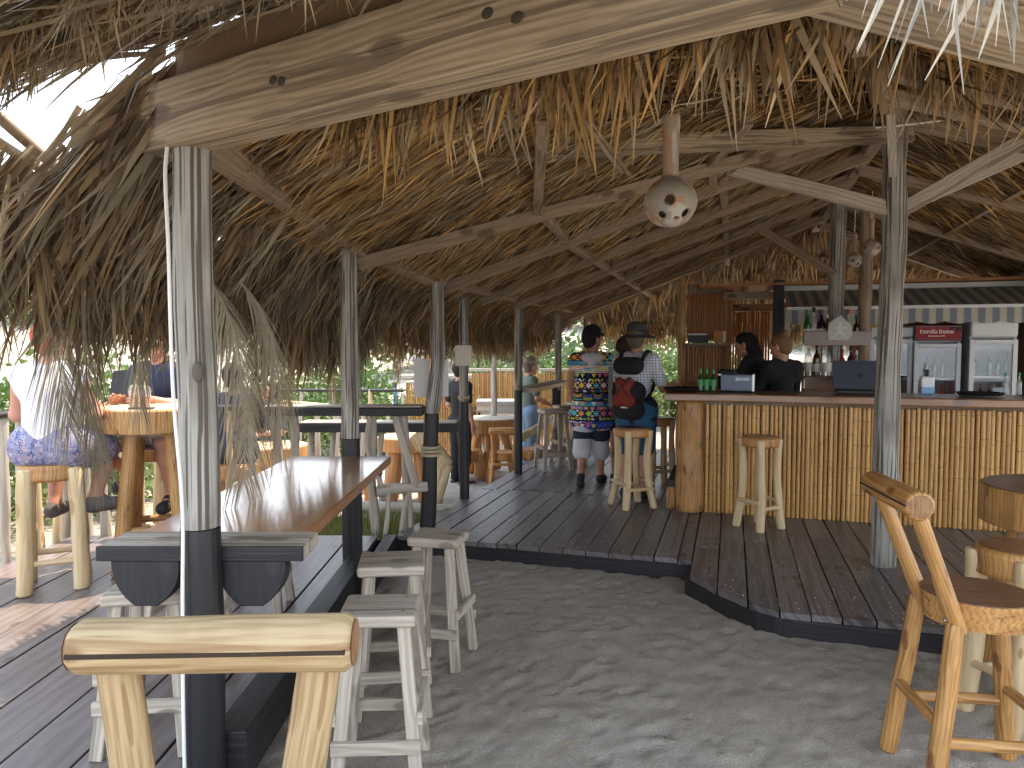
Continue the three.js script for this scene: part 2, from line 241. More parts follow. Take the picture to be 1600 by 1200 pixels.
// ---------- pavilion ----------
seed(3);
const pav = thing('thatched_pavilion', 'open beach bar pavilion with grey log posts and shaggy palm thatch roof', 'pavilion');
const A = V(-1.15, 2.43, -2.5), B = V(0.57, 2.46, -1.42), C = V(5.98, 2.46, -4.0), P2 = V(-1.1, 2.32, -4.85), P3 = V(-0.72, 2.22, -6.15), D = V(1.34, 2.2, -12.8), D2 = V(8.0, 2.2, -10.8), R0 = V(2.64, 3.32, -5.02), R1 = V(4.1, 3.32, -9.8);
function post(x, z, y0, y1, r0, r1, black, label, o = {}) {
  const lean = o.lean ?? [0, 0]; const at = (y) => { const t = (y - y0) / (y1 - y0); return [x + lean[0] * t, y, z + lean[1] * t]; }; const rad = (y) => r0 + (r1 - r0) * (y - y0) / (y1 - y0);
  const m = part('post', log(at(black ?? y0), at(y1), rad(black ?? y0), r1, { wob: 0.1, seg: 18, rad: 16, cap: 0.004, ...(o.log || {}) }), o.mat ?? M.post, pav, label);
  if (black) part('painted_base', log(at(y0), at(black), r0 * 1.01, rad(black) * 1.015, { wob: 0.06, seg: 8, rad: 16, cap: 0.003 }), M.black, m);
  return m;
}
post(-1.1, -2.5, -0.2, 2.235, 0.068, 0.064, 0.92, 'grey post with black base and white cable, carrying the big squared beam');
const kn = part('knot', new THREE.SphereGeometry(0.03, 18, 14).scale(0.62, 1.15, 0.35).translate(-1.07, 1.47, -2.436), std(0.11, 0.095, 0.08, 0.85), pav); 
const post2 = post(-1.1, -4.85, -0.1, 2.24, 0.064, 0.058, 0.93, 'grey post with black base at the far end of the long table');
const post3 = post(-0.74, -6.13, -0.2, 2.1, 0.07, 0.055, 0.98, 'crooked grey post with a rope lashing', { lean: [0.1, 0], log: { bend: 0.03, bendDir: [1, 0, 0], wob: 0.2 } });
{ const l = []; for (let i = 0; i < 6; i++) l.push(new THREE.TorusGeometry(0.079, 0.009, 6, 20).rotateX(Math.PI / 2 + 0.1 * (i % 2)).translate(-0.695, 0.62 + i * 0.016, -6.13)); part('rope_lashing', l, M.rope, post3); }
const post4 = post(-0.49, -7.28, -0.3, 2.1, 0.05, 0.048, 0.99, 'thin post with pale notice');
{ const l = []; for (let i = 0; i < 3; i++) l.push(new THREE.TorusGeometry(0.054, 0.008, 6, 18).rotateX(Math.PI / 2 + 0.15 * (i - 1)).translate(-0.49, 1.02 + i * 0.014, -7.28)); part('rope_lashing', l, M.rope, post4); }
post(0.077, -8.67, -0.3, 2.15, 0.05, 0.05, 1.02, 'thin black-based post beside the row of grey stools');
post(0.69, -10.67, -0.3, 2.15, 0.05, 0.05, 0.9, 'thin far post behind the grey stools');
post(1.3, -12.6, -0.4, 2.15, 0.05, 0.05, 0.9);
post(2.64, -5.02, -0.02, 3.2, 0.084, 0.074, null, 'tall weathered white post standing in front of the bar', { log: { wob: 0.16, seg: 26, rad: 20 } });
post(...[BP(1.39, 0, 1.37)[0], BP(1.39, 0, 1.37)[2]], 0, 3.15, 0.085, 0.075, null, 'grey ridge post behind the bar');
post(...[BP(1.66, 0, 1.37)[0], BP(1.66, 0, 1.37)[2]], 0, 3.0, 0.062, 0.06, null, 'knobbly palm trunk post behind the bar', { mat: M.rafter, log: { wob: 0.35, seg: 40 } });
function beam(name, a, b, w, h, mat, label) { const Av = V(...a), Bv = V(...b), L = Av.distanceTo(Bv); const g = bx(w, h, L, 0, 0, 0, 0.006, 2); const m = part(name, g, mat, pav, label); m.position.copy(Av).lerp(Bv, 0.5); m.up.set(0, 1, 0); m.lookAt(Bv); return m; }
beam('beam', [-1.26, 2.335, -2.57], [0.62, 2.335, -1.4], 0.14, 0.215, M.beam, 'big squared weathered front beam with knots');
beam('beam', [0.56, 2.33, -1.46], [5.9, 2.33, -3.96], 0.12, 0.15, M.beam);
beam('beam', [-1.1, 2.29, -2.5], [-1.1, 2.26, -4.9], 0.09, 0.11, M.rafter); beam('beam', [-1.1, 2.24, -4.8], [-0.66, 2.12, -6.2], 0.09, 0.11, M.rafter);
beam('beam', [-0.64, 2.13, -6.1], [1.34, 2.13, -12.7], 0.08, 0.11, M.rafter);
// diagonal braces and rafters
const top7 = [2.64, 3.1, -5.02];
beam('tie_beam', [2.75, 3.02, -5.03], [-1.1, 2.42, -3.35], 0.07, 0.11, M.beam);
beam('brace', [2.62, 2.5, -5.0], [1.6, 2.87, -5.38], 0.06, 0.1, M.grey); beam('brace', [2.7, 2.5, -5.0], [3.4, 2.93, -4.79], 0.06, 0.1, M.grey); beam('brace', [2.72, 2.52, -5.06], [3.58, 2.9, -5.04], 0.05, 0.09, M.grey); beam('brace', [2.6, 2.75, -4.96], [2.23, 2.96, -4.3], 0.05, 0.09, M.grey);
beam('brace', BP(1.36, 2.3, 1.3), [2.76, 2.87, -8.07], 0.05, 0.09, M.rafter);
beam('ridge_beam', [2.5, 3.17, -4.6], [4.15, 3.17, -9.9], 0.09, 0.12, M.rafter);
const lerp3 = (a, b, t) => [a.x + (b.x - a.x) * t, a.y + (b.y - a.y) * t, a.z + (b.z - a.z) * t];
const dn = (p, d) => [p[0], p[1] - d, p[2]];
for (const t of [0.02, 0.2, 0.36, 0.54, 0.8]) beam('rafter', dn(lerp3(P3, D, t), 0.19), dn(lerp3(R0, R1, t), 0.2), 0.06, 0.09, M.rafter);
beam('rafter', dn(lerp3(P2, P3, 0.1), 0.19), dn(lerp3(R0, R0, 0), 0.2), 0.06, 0.09, M.rafter);
for (const t of [0.33, 0.68]) beam('purlin', dn(lerp3(P3, R0, t), 0.17), dn(lerp3(D, R1, t), 0.17), 0.06, 0.07, M.rafter);
for (const t of [0.34, 0.66]) { beam('purlin', dn(lerp3(A, R0, t), 0.17), dn(lerp3(P2, R0, t), 0.17), 0.06, 0.07, M.rafter); beam('purlin', dn(lerp3(P2, R0, t), 0.17), dn(lerp3(P3, R0, t), 0.17), 0.06, 0.07, M.rafter); beam('purlin', dn(lerp3(B, R0, t), 0.17), dn(lerp3(C, R0, t), 0.17), 0.06, 0.07, M.rafter); beam('purlin', dn(lerp3(C, R0, t), 0.17), dn(lerp3(D2, R1, t), 0.17), 0.06, 0.07, M.rafter); }
for (const t of [0.3, 0.6, 0.9]) beam('rafter', dn(lerp3(C, D2, t), 0.19), dn(lerp3(R0, R1, t), 0.2), 0.06, 0.09, M.rafter);
for (const e of [B, C, C.clone().lerp(D2, 0.15)]) beam('rafter', dn([e.x, e.y, e.z], 0.1), dn([R0.x, R0.y, R0.z], 0.2), 0.06, 0.09, M.rafter);
for (const [t, e] of [[0.25, 0.04], [0.3, -0.02]]) part('cane_strut', log([0.05 + t, 2.72, -3.6 + e], [0.35 + t, 2.5, -4.0 + e], 0.014, 0.012, { wob: 0.1 }), M.rafter, pav);
part('pole', log([-2.0, 2.24, -3.5], [-1.62, 2.36, -2.05], 0.022, 0.02), M.rafter, pav); part('pole', log([-1.92, 2.2, -3.4], [-1.72, 2.3, -2.1], 0.02, 0.018), M.rafter, pav);

// thatch: roof bed (opaque) and many instanced tufts of palm blades
const bedMat = std(0.2, 0.13, 0.07, 0.95);
const faces = [[A, B, R0, 260, 0], [B, C, R0, 200, 0], [P2, A, R0, 280, 0], [P3, P2, R0, 280, 0], [P3, R0, D, 260, 1], [D, R0, R1, 240, 1], [C, D2, R0, 130, 2], [D2, R1, R0, 110, 2], [D, R1, D2, 40, 2]];
const bed = [];
function slab(pts, t) { const g = new THREE.BufferGeometry(); const up = pts.map((p) => p.clone().add(V(0, t, 0))); const P = []; const tri = (a, b, c) => P.push(a.x, a.y, a.z, b.x, b.y, b.z, c.x, c.y, c.z); for (let i = 1; i < pts.length - 1; i++) { tri(pts[0], pts[i], pts[i + 1]); tri(up[0], up[i + 1], up[i]); } for (let i = 0; i < pts.length; i++) { const j = (i + 1) % pts.length; tri(pts[i], up[i], pts[j]); tri(pts[j], up[i], up[j]); } g.setAttribute('position', new THREE.Float32BufferAttribute(P, 3)); g.computeVertexNormals(); return g; }
for (const [p, q, r] of faces) bed.push(slab([p, q, r], 0.16));
// overhang strips: [from, to, out vector, drop]
const overs = [[A.clone().setY(2.6), B.clone().setY(2.62), V(-0.44, 0, 0.64), 0.33, 0.16, 330], [B, C, V(0.15, 0, 0.32), -0.02, 0.15, 70], [P2, A, V(-0.78, 0, 0.05), 0.46, 0.4, 190], [P3, P2, V(-0.72, 0, -0.2), 0.45, 0.5, 200], [D, P3, V(-0.7, 0, -0.2), 0.36, 0.48, 110], [D2, D, V(0.2, 0, -0.7), 0.3, 0.4, 60], [C, D2, V(0.7, 0, 0.2), 0.3, 0.4, 30]];
for (const [p, q, o, drop] of overs) { const w = q === A ? 0.45 : 0.8, e = o.clone().multiplyScalar(w).setY(-drop * w); bed.push(slab([p, p.clone().add(e), q.clone().add(e), q], 0.1)); }
part('thatch_bed', bed, bedMat, pav).userData.kind = 'stuff';
function tuftGeo(n, L, spread, width, sd) {
  seed(sd); const pos = [], idx = [], col = [];
  for (let b = 0; b < n; b++) { const sh = rr(0.45, 1.35), wm = rr(-0.06, 0.06);
    const x0 = rr(-0.07, 0.07), z0 = rr(-0.025, 0.025), ang = rr(-spread, spread) + x0 * 1.2, len = L * rr(0.55, 1.1), w = width * rr(0.6, 1.3), tw = rr(-1.2, 1.2), cz = rr(-0.09, 0.09), cx = rr(-0.07, 0.07);
    const base = pos.length / 3; const rows = 4;
    for (let i = 0; i <= rows; i++) { const t = i / rows; const y = -len * t, x = x0 + Math.sin(ang) * len * t + cx * t * t, z = z0 + cz * t * t - 0.03 * t; const hw = w * 0.5 * (t < 0.15 ? 0.7 : 1 - Math.pow((t - 0.15) / 0.85, 2.2) * 0.92); const c = Math.cos(tw + t * 0.5), s = Math.sin(tw + t * 0.5); pos.push(x - hw * c, y, z - hw * s, x + hw * c, y, z + hw * s); col.push(sh + wm, sh, sh - wm, sh + wm, sh, sh - wm); }
    for (let i = 0; i < rows; i++) { const q = base + i * 2; idx.push(q, q + 2, q + 1, q + 1, q + 2, q + 3); }
  }
  const g = new THREE.BufferGeometry(); g.setAttribute('position', new THREE.Float32BufferAttribute(pos, 3)); g.setAttribute('color', new THREE.Float32BufferAttribute(col, 3)); g.setIndex(idx); g.computeVertexNormals(); return g;
}
const tufts = [tuftGeo(12, 0.52, 0.17, 0.017, 11), tuftGeo(11, 0.48, 0.26, 0.02, 12), tuftGeo(14, 0.44, 0.14, 0.013, 13), tuftGeo(9, 0.58, 0.22, 0.024, 14)];
seed(5);
const spots = [[], [], [], [], [], [], [], []]; let thin = 0;
const Z = V(0, 0, 1), mtx = new THREE.Matrix4();
function addTuft(p, dir, nrm, sc, col) { const y = dir.clone().negate().normalize(), z = nrm.clone().addScaledVector(y, -nrm.dot(y)).normalize(), x = y.clone().cross(z); mtx.makeBasis(x, y, z).scale(V(rr(0.8, 1.25) * sc, sc, sc)); mtx.setPosition(p); spots[Math.floor(rnd() * 4) + thin].push([mtx.clone(), col]); }
const pal = [[0.40, 0.29, 0.17], [0.46, 0.31, 0.14], [0.34, 0.27, 0.19], [0.24, 0.16, 0.09], [0.42, 0.37, 0.29], [0.5, 0.33, 0.13]];
const palGrey = [[0.38, 0.33, 0.26], [0.3, 0.25, 0.18], [0.22, 0.17, 0.12], [0.44, 0.4, 0.32], [0.36, 0.27, 0.16]];
function tone(p) { const c = p[Math.floor(rnd() * p.length)], k = rr(0.5, 1.1); return [c[0] * k, c[1] * k * 0.89, c[2] * k * 0.7]; }
for (const [p, q, r, dens] of faces) {
  const n = q.clone().sub(p).cross(r.clone().sub(p)).normalize(); if (n.y > 0) n.negate(); const area = q.clone().sub(p).cross(r.clone().sub(p)).length() / 2;
  const down = V(0, -1, 0).addScaledVector(n, n.y).normalize();
  const N = Math.round(area * dens);
  for (let i = 0; i < N; i++) {
    let u = rnd(), v = rnd(); if (u + v > 1) { u = 1 - u; v = 1 - v; } if (q === B || p === B) if (v < (q === B ? 0.14 : 0.1)) continue; const P = p.clone().addScaledVector(q.clone().sub(p), u).addScaledVector(r.clone().sub(p), v);
    const hgt = P.y; const row = Math.round(hgt / 0.085) * 0.085; if (rnd() < 0.5) P.addScaledVector(down, (hgt - row) / Math.max(0.15, -down.y) * 0.8);
    P.addScaledVector(n, rr(0, 0.07)); const dir = down.clone().add(V(rr(-0.15, 0.15), rr(-0.34, -0.02), rr(-0.15, 0.15)));
    addTuft(P, dir, n, rr(0.7, 1.15), tone(pal));
  }
}
thin = 4;
for (const [p, q, o, drop, fringe, dens] of overs) {
  const L = p.distanceTo(q), W = Math.hypot(o.length(), drop); const e = o.clone().setY(-drop); const n = q.clone().sub(p).cross(e).normalize(); const N = Math.round(L * W * dens);
  const grey = o.x < -0.2 && p.z > -6.5; const pl = grey ? palGrey : pal;
  for (let i = 0; i < N; i++) { const u = rnd(), v = rnd(); const side = rnd() < 0.5 ? 1 : -1; const up = n.y > 0 ? 1 : -1; const P = p.clone().lerp(q, u).addScaledVector(e, v); P.y += side > 0 ? 0.11 : -0.01; addTuft(P, e.clone().normalize().add(V(rr(-0.25, 0.25), (p.z > -3 && q.z > -3 ? rr(-0.25, 0.1) : rr(-0.8, -0.2) - 0.6 * v), rr(-0.25, 0.25))), n.clone().multiplyScalar(up * side), rr(0.8, 1.2), tone(pl)); }
  const F = Math.round(L * dens * 0.55);
  for (let i = 0; i < F; i++) { const u = rnd(); const P = p.clone().lerp(q, u).addScaledVector(e, rr(0.7, 1.05)); P.y += rr(-0.05, 0.1); addTuft(P, V(rr(-0.22, 0.22), -1, rr(-0.22, 0.22)).addScaledVector(o, rr(0, 0.5)), o, rr(0.7, 1.05) * fringe / 0.42, tone(pl)); }
}
thin = 0;
// loose ends hanging inside behind the front beam
for (const [p, q, nrm] of [[lerp3(A, R0, 0.13), lerp3(B, R0, 0.13), V(-0.5, 0, 0.8)], [lerp3(B, R0, 0.12), lerp3(C, R0, 0.12), V(0.3, 0, 0.9)], [lerp3(B, R0, 0.3), lerp3(C, R0, 0.3), V(0.3, 0, 0.9)]]) for (let i = 0; i < 120; i++) { const t = rnd(); addTuft(V(p[0] + (q[0] - p[0]) * t, p[1] + (q[1] - p[1]) * t + 0.04, p[2] + (q[2] - p[2]) * t), V(rr(-0.25, 0.25), -1, rr(-0.25, 0.25)), nrm, rr(0.5, 0.85), tone(pal)); }
thin = 4; for (let i = 0; i < 9; i++) addTuft(V(0.6 + i * 0.022, 2.34 + rr(-0.02, 0.04), -1.05 + rr(-0.03, 0.03)), V(rr(-0.12, 0.12), -1, rr(-0.1, 0.1)), V(0, 0, 1), rr(0.55, 0.8), [0.5, 0.47, 0.4]); thin = 0;
const tuftMats = [new THREE.MeshStandardMaterial({ roughness: 0.7, side: THREE.DoubleSide, vertexColors: true }), leafMat(1, 1, 1, 0.3)]; tuftMats[1].vertexColors = true;
spots.forEach((list, i) => { const m = new THREE.InstancedMesh(tufts[i % 4], tuftMats[i >> 2], list.length); m.name = 'thatch'; m.userData.kind = 'stuff'; m.castShadow = m.receiveShadow = true; const c = new THREE.Color(); list.forEach(([mx, col], k) => { m.setMatrixAt(k, mx); m.setColorAt(k, c.setRGB(...col)); }); pav.add(m); });
console.log('tufts', spots.map((s) => s.length).join(' '));
// palm fronds: curved rachis with folded leaflets
function frondGeo(sd, L, droop) {
  seed(sd); const pos = [], idx = []; const C0 = (t) => V(0, -L * t * (0.55 + 0.45 * t) , 0.38 * L * Math.sin(t * 1.5) * (1 - droop * t)); const strip = (P, w) => { const b = pos.length / 3; for (let i = 0; i < P.length; i++) { const hw = w[i]; pos.push(P[i].x - hw.x, P[i].y - hw.y, P[i].z - hw.z, P[i].x + hw.x, P[i].y + hw.y, P[i].z + hw.z); } for (let i = 0; i < P.length - 1; i++) { const q = b + i * 2; idx.push(q, q + 2, q + 1, q + 1, q + 2, q + 3); } };
  for (const e of [V(1, 0, 0), V(0, 0, 1)]) { const P = [], w = []; for (let i = 0; i <= 14; i++) { P.push(C0(i / 14)); w.push(e.clone().multiplyScalar(0.009 * (1 - 0.8 * i / 14))); } strip(P, w); }
  const N = 66; for (let i = 0; i < N; i++) for (const s of [-1, 1]) { const t = 0.05 + 0.95 * i / N; const p = C0(t), tan = C0(Math.min(1, t + 0.02)).sub(C0(t - 0.02)).normalize(); const len = 0.36 * Math.sin(0.5 + t * 2.3) * rr(0.8, 1.15) + 0.06; const dir = tan.clone().multiplyScalar(rr(0.75, 1.0)).add(V(s * rr(0.55, 0.85), rr(-0.45, -0.2), rr(-0.2, 0.15))).normalize(); const P = [], w = []; const wd = tan.clone().cross(dir).cross(dir).normalize().multiplyScalar(rr(0.004, 0.0075)); for (let k = 0; k <= 4; k++) { const q = k / 4; P.push(p.clone().addScaledVector(dir, len * q).add(V(0, -0.12 * q * q * len / 0.3, 0))); w.push(wd.clone().multiplyScalar(k === 0 ? 0.6 : 1 - Math.pow(q, 2) * 0.9)); } strip(P, w); }
  const g = new THREE.BufferGeometry(); g.setAttribute('position', new THREE.Float32BufferAttribute(pos, 3)); g.setIndex(idx); g.computeVertexNormals(); return g;
}
const fronds = [frondGeo(21, 0.95, 0.5), frondGeo(22, 0.8, 0.3), frondGeo(23, 1.1, 0.6)]; const frondMats = [leafMat(0.44, 0.39, 0.29), leafMat(0.34, 0.29, 0.2), leafMat(0.5, 0.37, 0.2)];
seed(9);
function frond(x, y, z, ry, k, mi, tilt = 0, sc = 1) { const m = part('palm_frond', fronds[k], frondMats[mi], pav); m.position.set(x, y, z); m.rotation.set(tilt, ry, rr(-0.15, 0.15), 'YXZ'); m.scale.set(sc * 0.95, sc, sc); }
for (const [x, y, z, ry, k, mi, sc] of [[-1.95, 2.0, -2.85, -1.6, 1, 0, 0.8], [-2.0, 1.95, -3.35, -1.7, 0, 0, 0.85], [-1.9, 1.95, -3.5, -1.5, 2, 1, 0.95], [-1.9, 1.9, -4.0, -1.4, 1, 0, 0.9], [-1.42, 1.9, -3.3, 1.2, 2, 0, 0.9], [-1.3, 1.86, -3.45, 1.5, 0, 0, 0.85], [-1.75, 1.8, -5.3, -1.8, 0, 2, 0.8], [-1.6, 1.78, -5.7, -1.5, 1, 2, 0.9], [-1.45, 1.8, -6.2, -1.7, 2, 2, 0.7], [-1.2, 1.8, -6.5, -1.4, 1, 1, 0.8], [-1.75, 2.3, -2.2, -0.8, 1, 1, 0.4], [-1.0, 1.8, -7.2, -1.7, 1, 2, 0.7], [-0.7, 1.8, -8.0, -1.4, 0, 2, 0.5]]) frond(x, y, z, ry, k, mi, 0, sc);
for (const [x, y, z] of [[-0.02, 2.345, -1.8], [0.05, 2.315, -1.755], [-0.66, 2.335, -2.2], [-0.63, 2.325, -2.18]]) { const m = part('knot', new THREE.SphereGeometry(0.014, 14, 10).scale(1.2, 1, 0.2), std(0.05, 0.038, 0.028, 0.85), pav); m.position.set(x - 0.039, y, z + 0.062); m.rotation.y = -0.557;  }
// ---------- furniture ----------
seed(30);
// weathered square stool with splayed plank legs; base at ground, seat height h
function plankStool(label, pos, turn, h, w = 0.29, group) {
  const t = thing('plank_stool', label, 'stool', pos, turn, group); const d = w * 0.85;
  const seat = part('seat', bx(w, 0.052, d, 0, h - 0.026, 0, 0.016, 0), M.grey, t);
  for (const [a, b] of [[-1, -1], [1, -1], [-1, 1], [1, 1]]) part('screw', cyl(0.005, 0.005, 0.004, a * w * 0.32, h + 0.0005, b * d * 0.3, 8), M.screw, seat);
  const sp = 0.075; const L = h - 0.05;
  for (const [a, b] of [[-1, -1], [1, -1], [-1, 1], [1, 1]]) { const g = bx(0.05, L * 1.012, 0.036, 0, 0, 0, 0.005, 1); const m = part('leg', g, M.grey, t); const x0 = a * (w * 0.5 - 0.05), x1 = a * (w * 0.5 - 0.05 + sp * 0.75), z0 = b * (d * 0.5 - 0.04), z1 = b * (d * 0.5 - 0.04 + sp); m.position.set((x0 + x1) / 2, L / 2, (z0 + z1) / 2); m.rotation.set(-Math.atan2(z1 - z0, L), 0, Math.atan2(x1 - x0, L), 'XYZ'); }
  const yy = [0.2, 0.26]; const f = (y) => (1 - y / L); const wx = (y) => w * 0.5 - 0.05 + sp * 0.75 * f(y), wz = (y) => d * 0.5 - 0.04 + sp * f(y);
  for (const s of [-1, 1]) { part('rung', bx(wx(0.2) * 2 + 0.06, 0.05, 0.022, 0, 0.2, s * (wz(0.2) + 0.028), 0.003), M.grey, t); part('rung', bx(0.022, 0.05, wz(0.3) * 2 + 0.05, s * (wx(0.3) + 0.034), 0.3, 0, 0.003), M.grey, t); }
  return t;
}
const gs = 'weathered plank stools along the long table';
plankStool('weathered grey stool on the sand at the near corner of the long table', [-0.52, -0.15, -2.78], 0.05, 0.69, 0.3);
plankStool('weathered grey stool on the sand, middle of the three by the long table', [-0.57, -0.15, -3.36], 0.12, 0.7, 0.31);
plankStool('weathered grey stool on the sand beside the corner of the bar deck', [-0.4, -0.15, -3.85], -0.25, 0.69, 0.28);
plankStool('weathered grey stool on the left deck behind the log chair back', [-1.42, 0, -2.8], 0.1, 0.62, 0.31);
plankStool('weathered grey stool on the left deck under the middle of the long table', [-1.55, 0, -3.35], 0.0, 0.66, 0.3);
plankStool('weathered grey stool on the left deck under the far part of the long table', [-1.5, 0, -4.15], 0.1, 0.66, 0.3);
plankStool('tall grey stool at the narrow shelf, beside the thin black-based post', [0.52, 0, -9.0], 0.3, 0.76, 0.34, 'grey stools at the narrow shelf');
plankStool('tall grey stool at the narrow shelf, second from the black-based post', [0.74, 0, -9.45], 0.25, 0.77, 0.34, 'grey stools at the narrow shelf');
plankStool('tall grey stool at the narrow shelf, half hidden by the man in the printed poncho', [0.95, 0, -9.95], 0.3, 0.78, 0.34, 'grey stools at the narrow shelf');

// long glossy table between the two posts
{ const t = thing('long_table', 'long glossy brown table top fixed between two posts', 'table', [-1.16, 0, -3.8]);
  const top = part('tabletop', bx(0.68, 0.055, 2.06, 0, 0.785, 0.0, 0.012, 2), M.gloss, t);
  part('end_plank', bx(0.74, 0.055, 0.2, 0.04, 0.815, 1.16, 0.008, 0), M.grey, t, 'grey weathered end plank with dark front edge');
  part('dark_edge', bx(0.742, 0.054, 0.012, 0.04, 0.815, 1.267, 0.003, 0), M.black, t);
  for (const x of [-0.1, 0.19]) { const s = new THREE.Shape(); s.moveTo(-0.12, 0); s.lineTo(0.12, 0); s.quadraticCurveTo(0.13, -0.1, 0.04, -0.16); s.lineTo(-0.04, -0.16); s.quadraticCurveTo(-0.12, -0.1, -0.12, 0); part('bracket', new THREE.ExtrudeGeometry(s, { depth: 0.06, bevelSize: 0.004, bevelThickness: 0.004, bevelSegments: 1 }).translate(x - 0.03 + (x > 0 ? 0.06 : -0.03), 0.785, 1.2), M.black, t); }
  for (const z of [-0.9]) part('support', bx(0.6, 0.05, 0.06, 0, 0.73, z), M.black, t); part('support', bx(0.05, 0.73, 0.05, 0.2, 0.37, -0.6), M.black, t);
}
// log chair: seat, four round legs, two back posts leaning back and a thick log rail. Faces +x (back at -x) before turning
function logChair(label, pos, turn, s, mats, h = 0.76, rise = 0.34, rr0 = 0.05, rl = 0.46) {
  const t = thing('log_bar_chair', label, 'chair', pos, turn); t.scale.setScalar(s);
  const seat = part('seat', new THREE.CylinderGeometry(0.2, 0.19, 0.1, 28).scale(1, 1, 0.92).translate(0, h - 0.05, 0), mats[0], t); part('seat_top', new THREE.CylinderGeometry(0.197, 0.197, 0.006, 28).scale(1, 1, 0.92).translate(0, h + 0.001, 0), mats[1], seat);
  part('notch', new THREE.SphereGeometry(0.035, 16, 10).scale(0.5, 0.9, 1).translate(0.175, h - 0.03, 0.07), mats[1], seat);
  for (const [a, b] of [[-1, -1], [-1, 1], [1, -1], [1, 1]]) { const top = a < 0 ? h - 0.07 : h - 0.015; const m = part('leg', log([a * 0.235, 0, b * 0.2], [a * 0.15, top, b * 0.155], 0.036, 0.032, { wob: 0.1 }), mats[0], t); part('bolt', [cyl(0.006, 0.006, 0.008, 0, 0, 0, 8).rotateZ(Math.PI / 2).translate(a * 0.19, h - 0.06, b * 0.155)], M.screw, m); }
  for (const b of [-1, 1]) { const m = part('back_post', log([-0.13, h - 0.11, b * (rise > 0.5 ? (b < 0 ? 0.2 : 0.04) : 0.14)], [-0.3, h + rise, b * 0.17], 0.042, 0.037, { wob: 0.06, flat: 0.75 }), mats[0], t); }
  const rail = part('back_rail', log([-0.315, h + rise + 0.035, -rl / 2], [-0.315, h + rise + 0.035, rl / 2], rr0, rr0 * 1.05, { wob: 0.05, seg: 12, rad: 20 }), mats[2] ?? mats[0], t);
  for (const b of [-1, 1]) part('end_grain', new THREE.CircleGeometry(rr0 * 0.85, 20).rotateY(b > 0 ? 0 : Math.PI).translate(-0.315, h + rise + 0.035, b * (rl / 2 + 0.002)), M.slabEnd, rail);
  part('split', bx(0.006, 0.008, rl * 0.97, -0.315 - rr0 * 0.99, h + rise + 0.036, 0, 0.001), std(0.03, 0.018, 0.01, 0.9), rail);
  for (const b of [-1, 1]) { part('stretcher', log([-0.21, 0.25, b * 0.185], [0.21, 0.25, b * 0.185], 0.022, 0.022), mats[0], t); part('stretcher', log([b * 0.205, 0.31, -0.18], [b * 0.205, 0.31, 0.18], 0.022, 0.022), mats[0], t); }
  return t;
}
M.slabEnd = woodMat({ seed: 61, light: [0.34, 0.19, 0.09], mid: [0.24, 0.12, 0.055], dark: [0.13, 0.06, 0.03], rings: 60, rough: 0.7, knots: 1, crack: 0.6, size: 256 });
logChair('varnished log bar chair with red-brown seat on the sand by the round table', [1.8, -0.15, -2.72], -0.12, 1.0, [M.varnish, M.slabTop]);
logChair('pale yellow log bar chair seen from behind its thick split back rail', [-0.56, -0.15, -1.64], Math.PI / 2 + 0.04, 1.1, [M.blond, M.slabTop], 0.48, 0.54, 0.045, 0.46);
// round slab table on log legs
function slabTable(label, pos, R, h, th, mats, legR = 0.05, nLeg = 4, group) {
  const t = thing('slab_table', label, 'table', pos, rr(0, 1), group); const pts = []; const sh = new THREE.Shape(); for (let i = 0; i < 40; i++) { const a = i / 40 * Math.PI * 2, r = R * (1 + 0.05 * (vnoise(Math.cos(a) * 1.5 + 7, Math.sin(a) * 1.5 + 7, Math.floor(R * 1000)) - 0.5)); i ? sh.lineTo(Math.cos(a) * r, Math.sin(a) * r) : sh.moveTo(r, 0); }
  const g = new THREE.ExtrudeGeometry(sh, { depth: th - 0.02, bevelThickness: 0.01, bevelSize: 0.01, bevelSegments: 2, curveSegments: 1 }); g.rotateX(-Math.PI / 2).translate(0, h - th + 0.01, 0); const p = g.attributes.position, uv = g.attributes.uv; for (let i = 0; i < p.count; i++) uv.setXY(i, Math.atan2(p.getZ(i), p.getX(i)) * R, p.getY(i)); const top = part('slab', g, mats[0], t); g.computeVertexNormals();
  part('slab_top', new THREE.CylinderGeometry(R * 0.97, R * 0.97, 0.006, 36).translate(0, h + 0.002, 0), mats[1], top);
  part('under_frame', bx(R * 1.3, 0.06, 0.07, 0, h - th - 0.03, 0), M.grey, t);
  for (let i = 0; i < nLeg; i++) { const a = (i + 0.5) / nLeg * Math.PI * 2; part('leg', log([Math.cos(a) * R * 0.85, 0, Math.sin(a) * R * 0.85], [Math.cos(a) * R * 0.5, h - th, Math.sin(a) * R * 0.5], legR, legR * 0.9), mats[2] ?? mats[0], t); }
  for (let i = 0; i < nLeg; i++) { const a = (i + 0.5) / nLeg * Math.PI * 2, b = (i + 1.5) / nLeg * Math.PI * 2, q = 0.3; if (h > 0.9) part('stretcher', log([Math.cos(a) * R * 0.75, q, Math.sin(a) * R * 0.75], [Math.cos(b) * R * 0.75, q, Math.sin(b) * R * 0.75], 0.025, 0.025), mats[2] ?? mats[0], t); }
  return t;
}
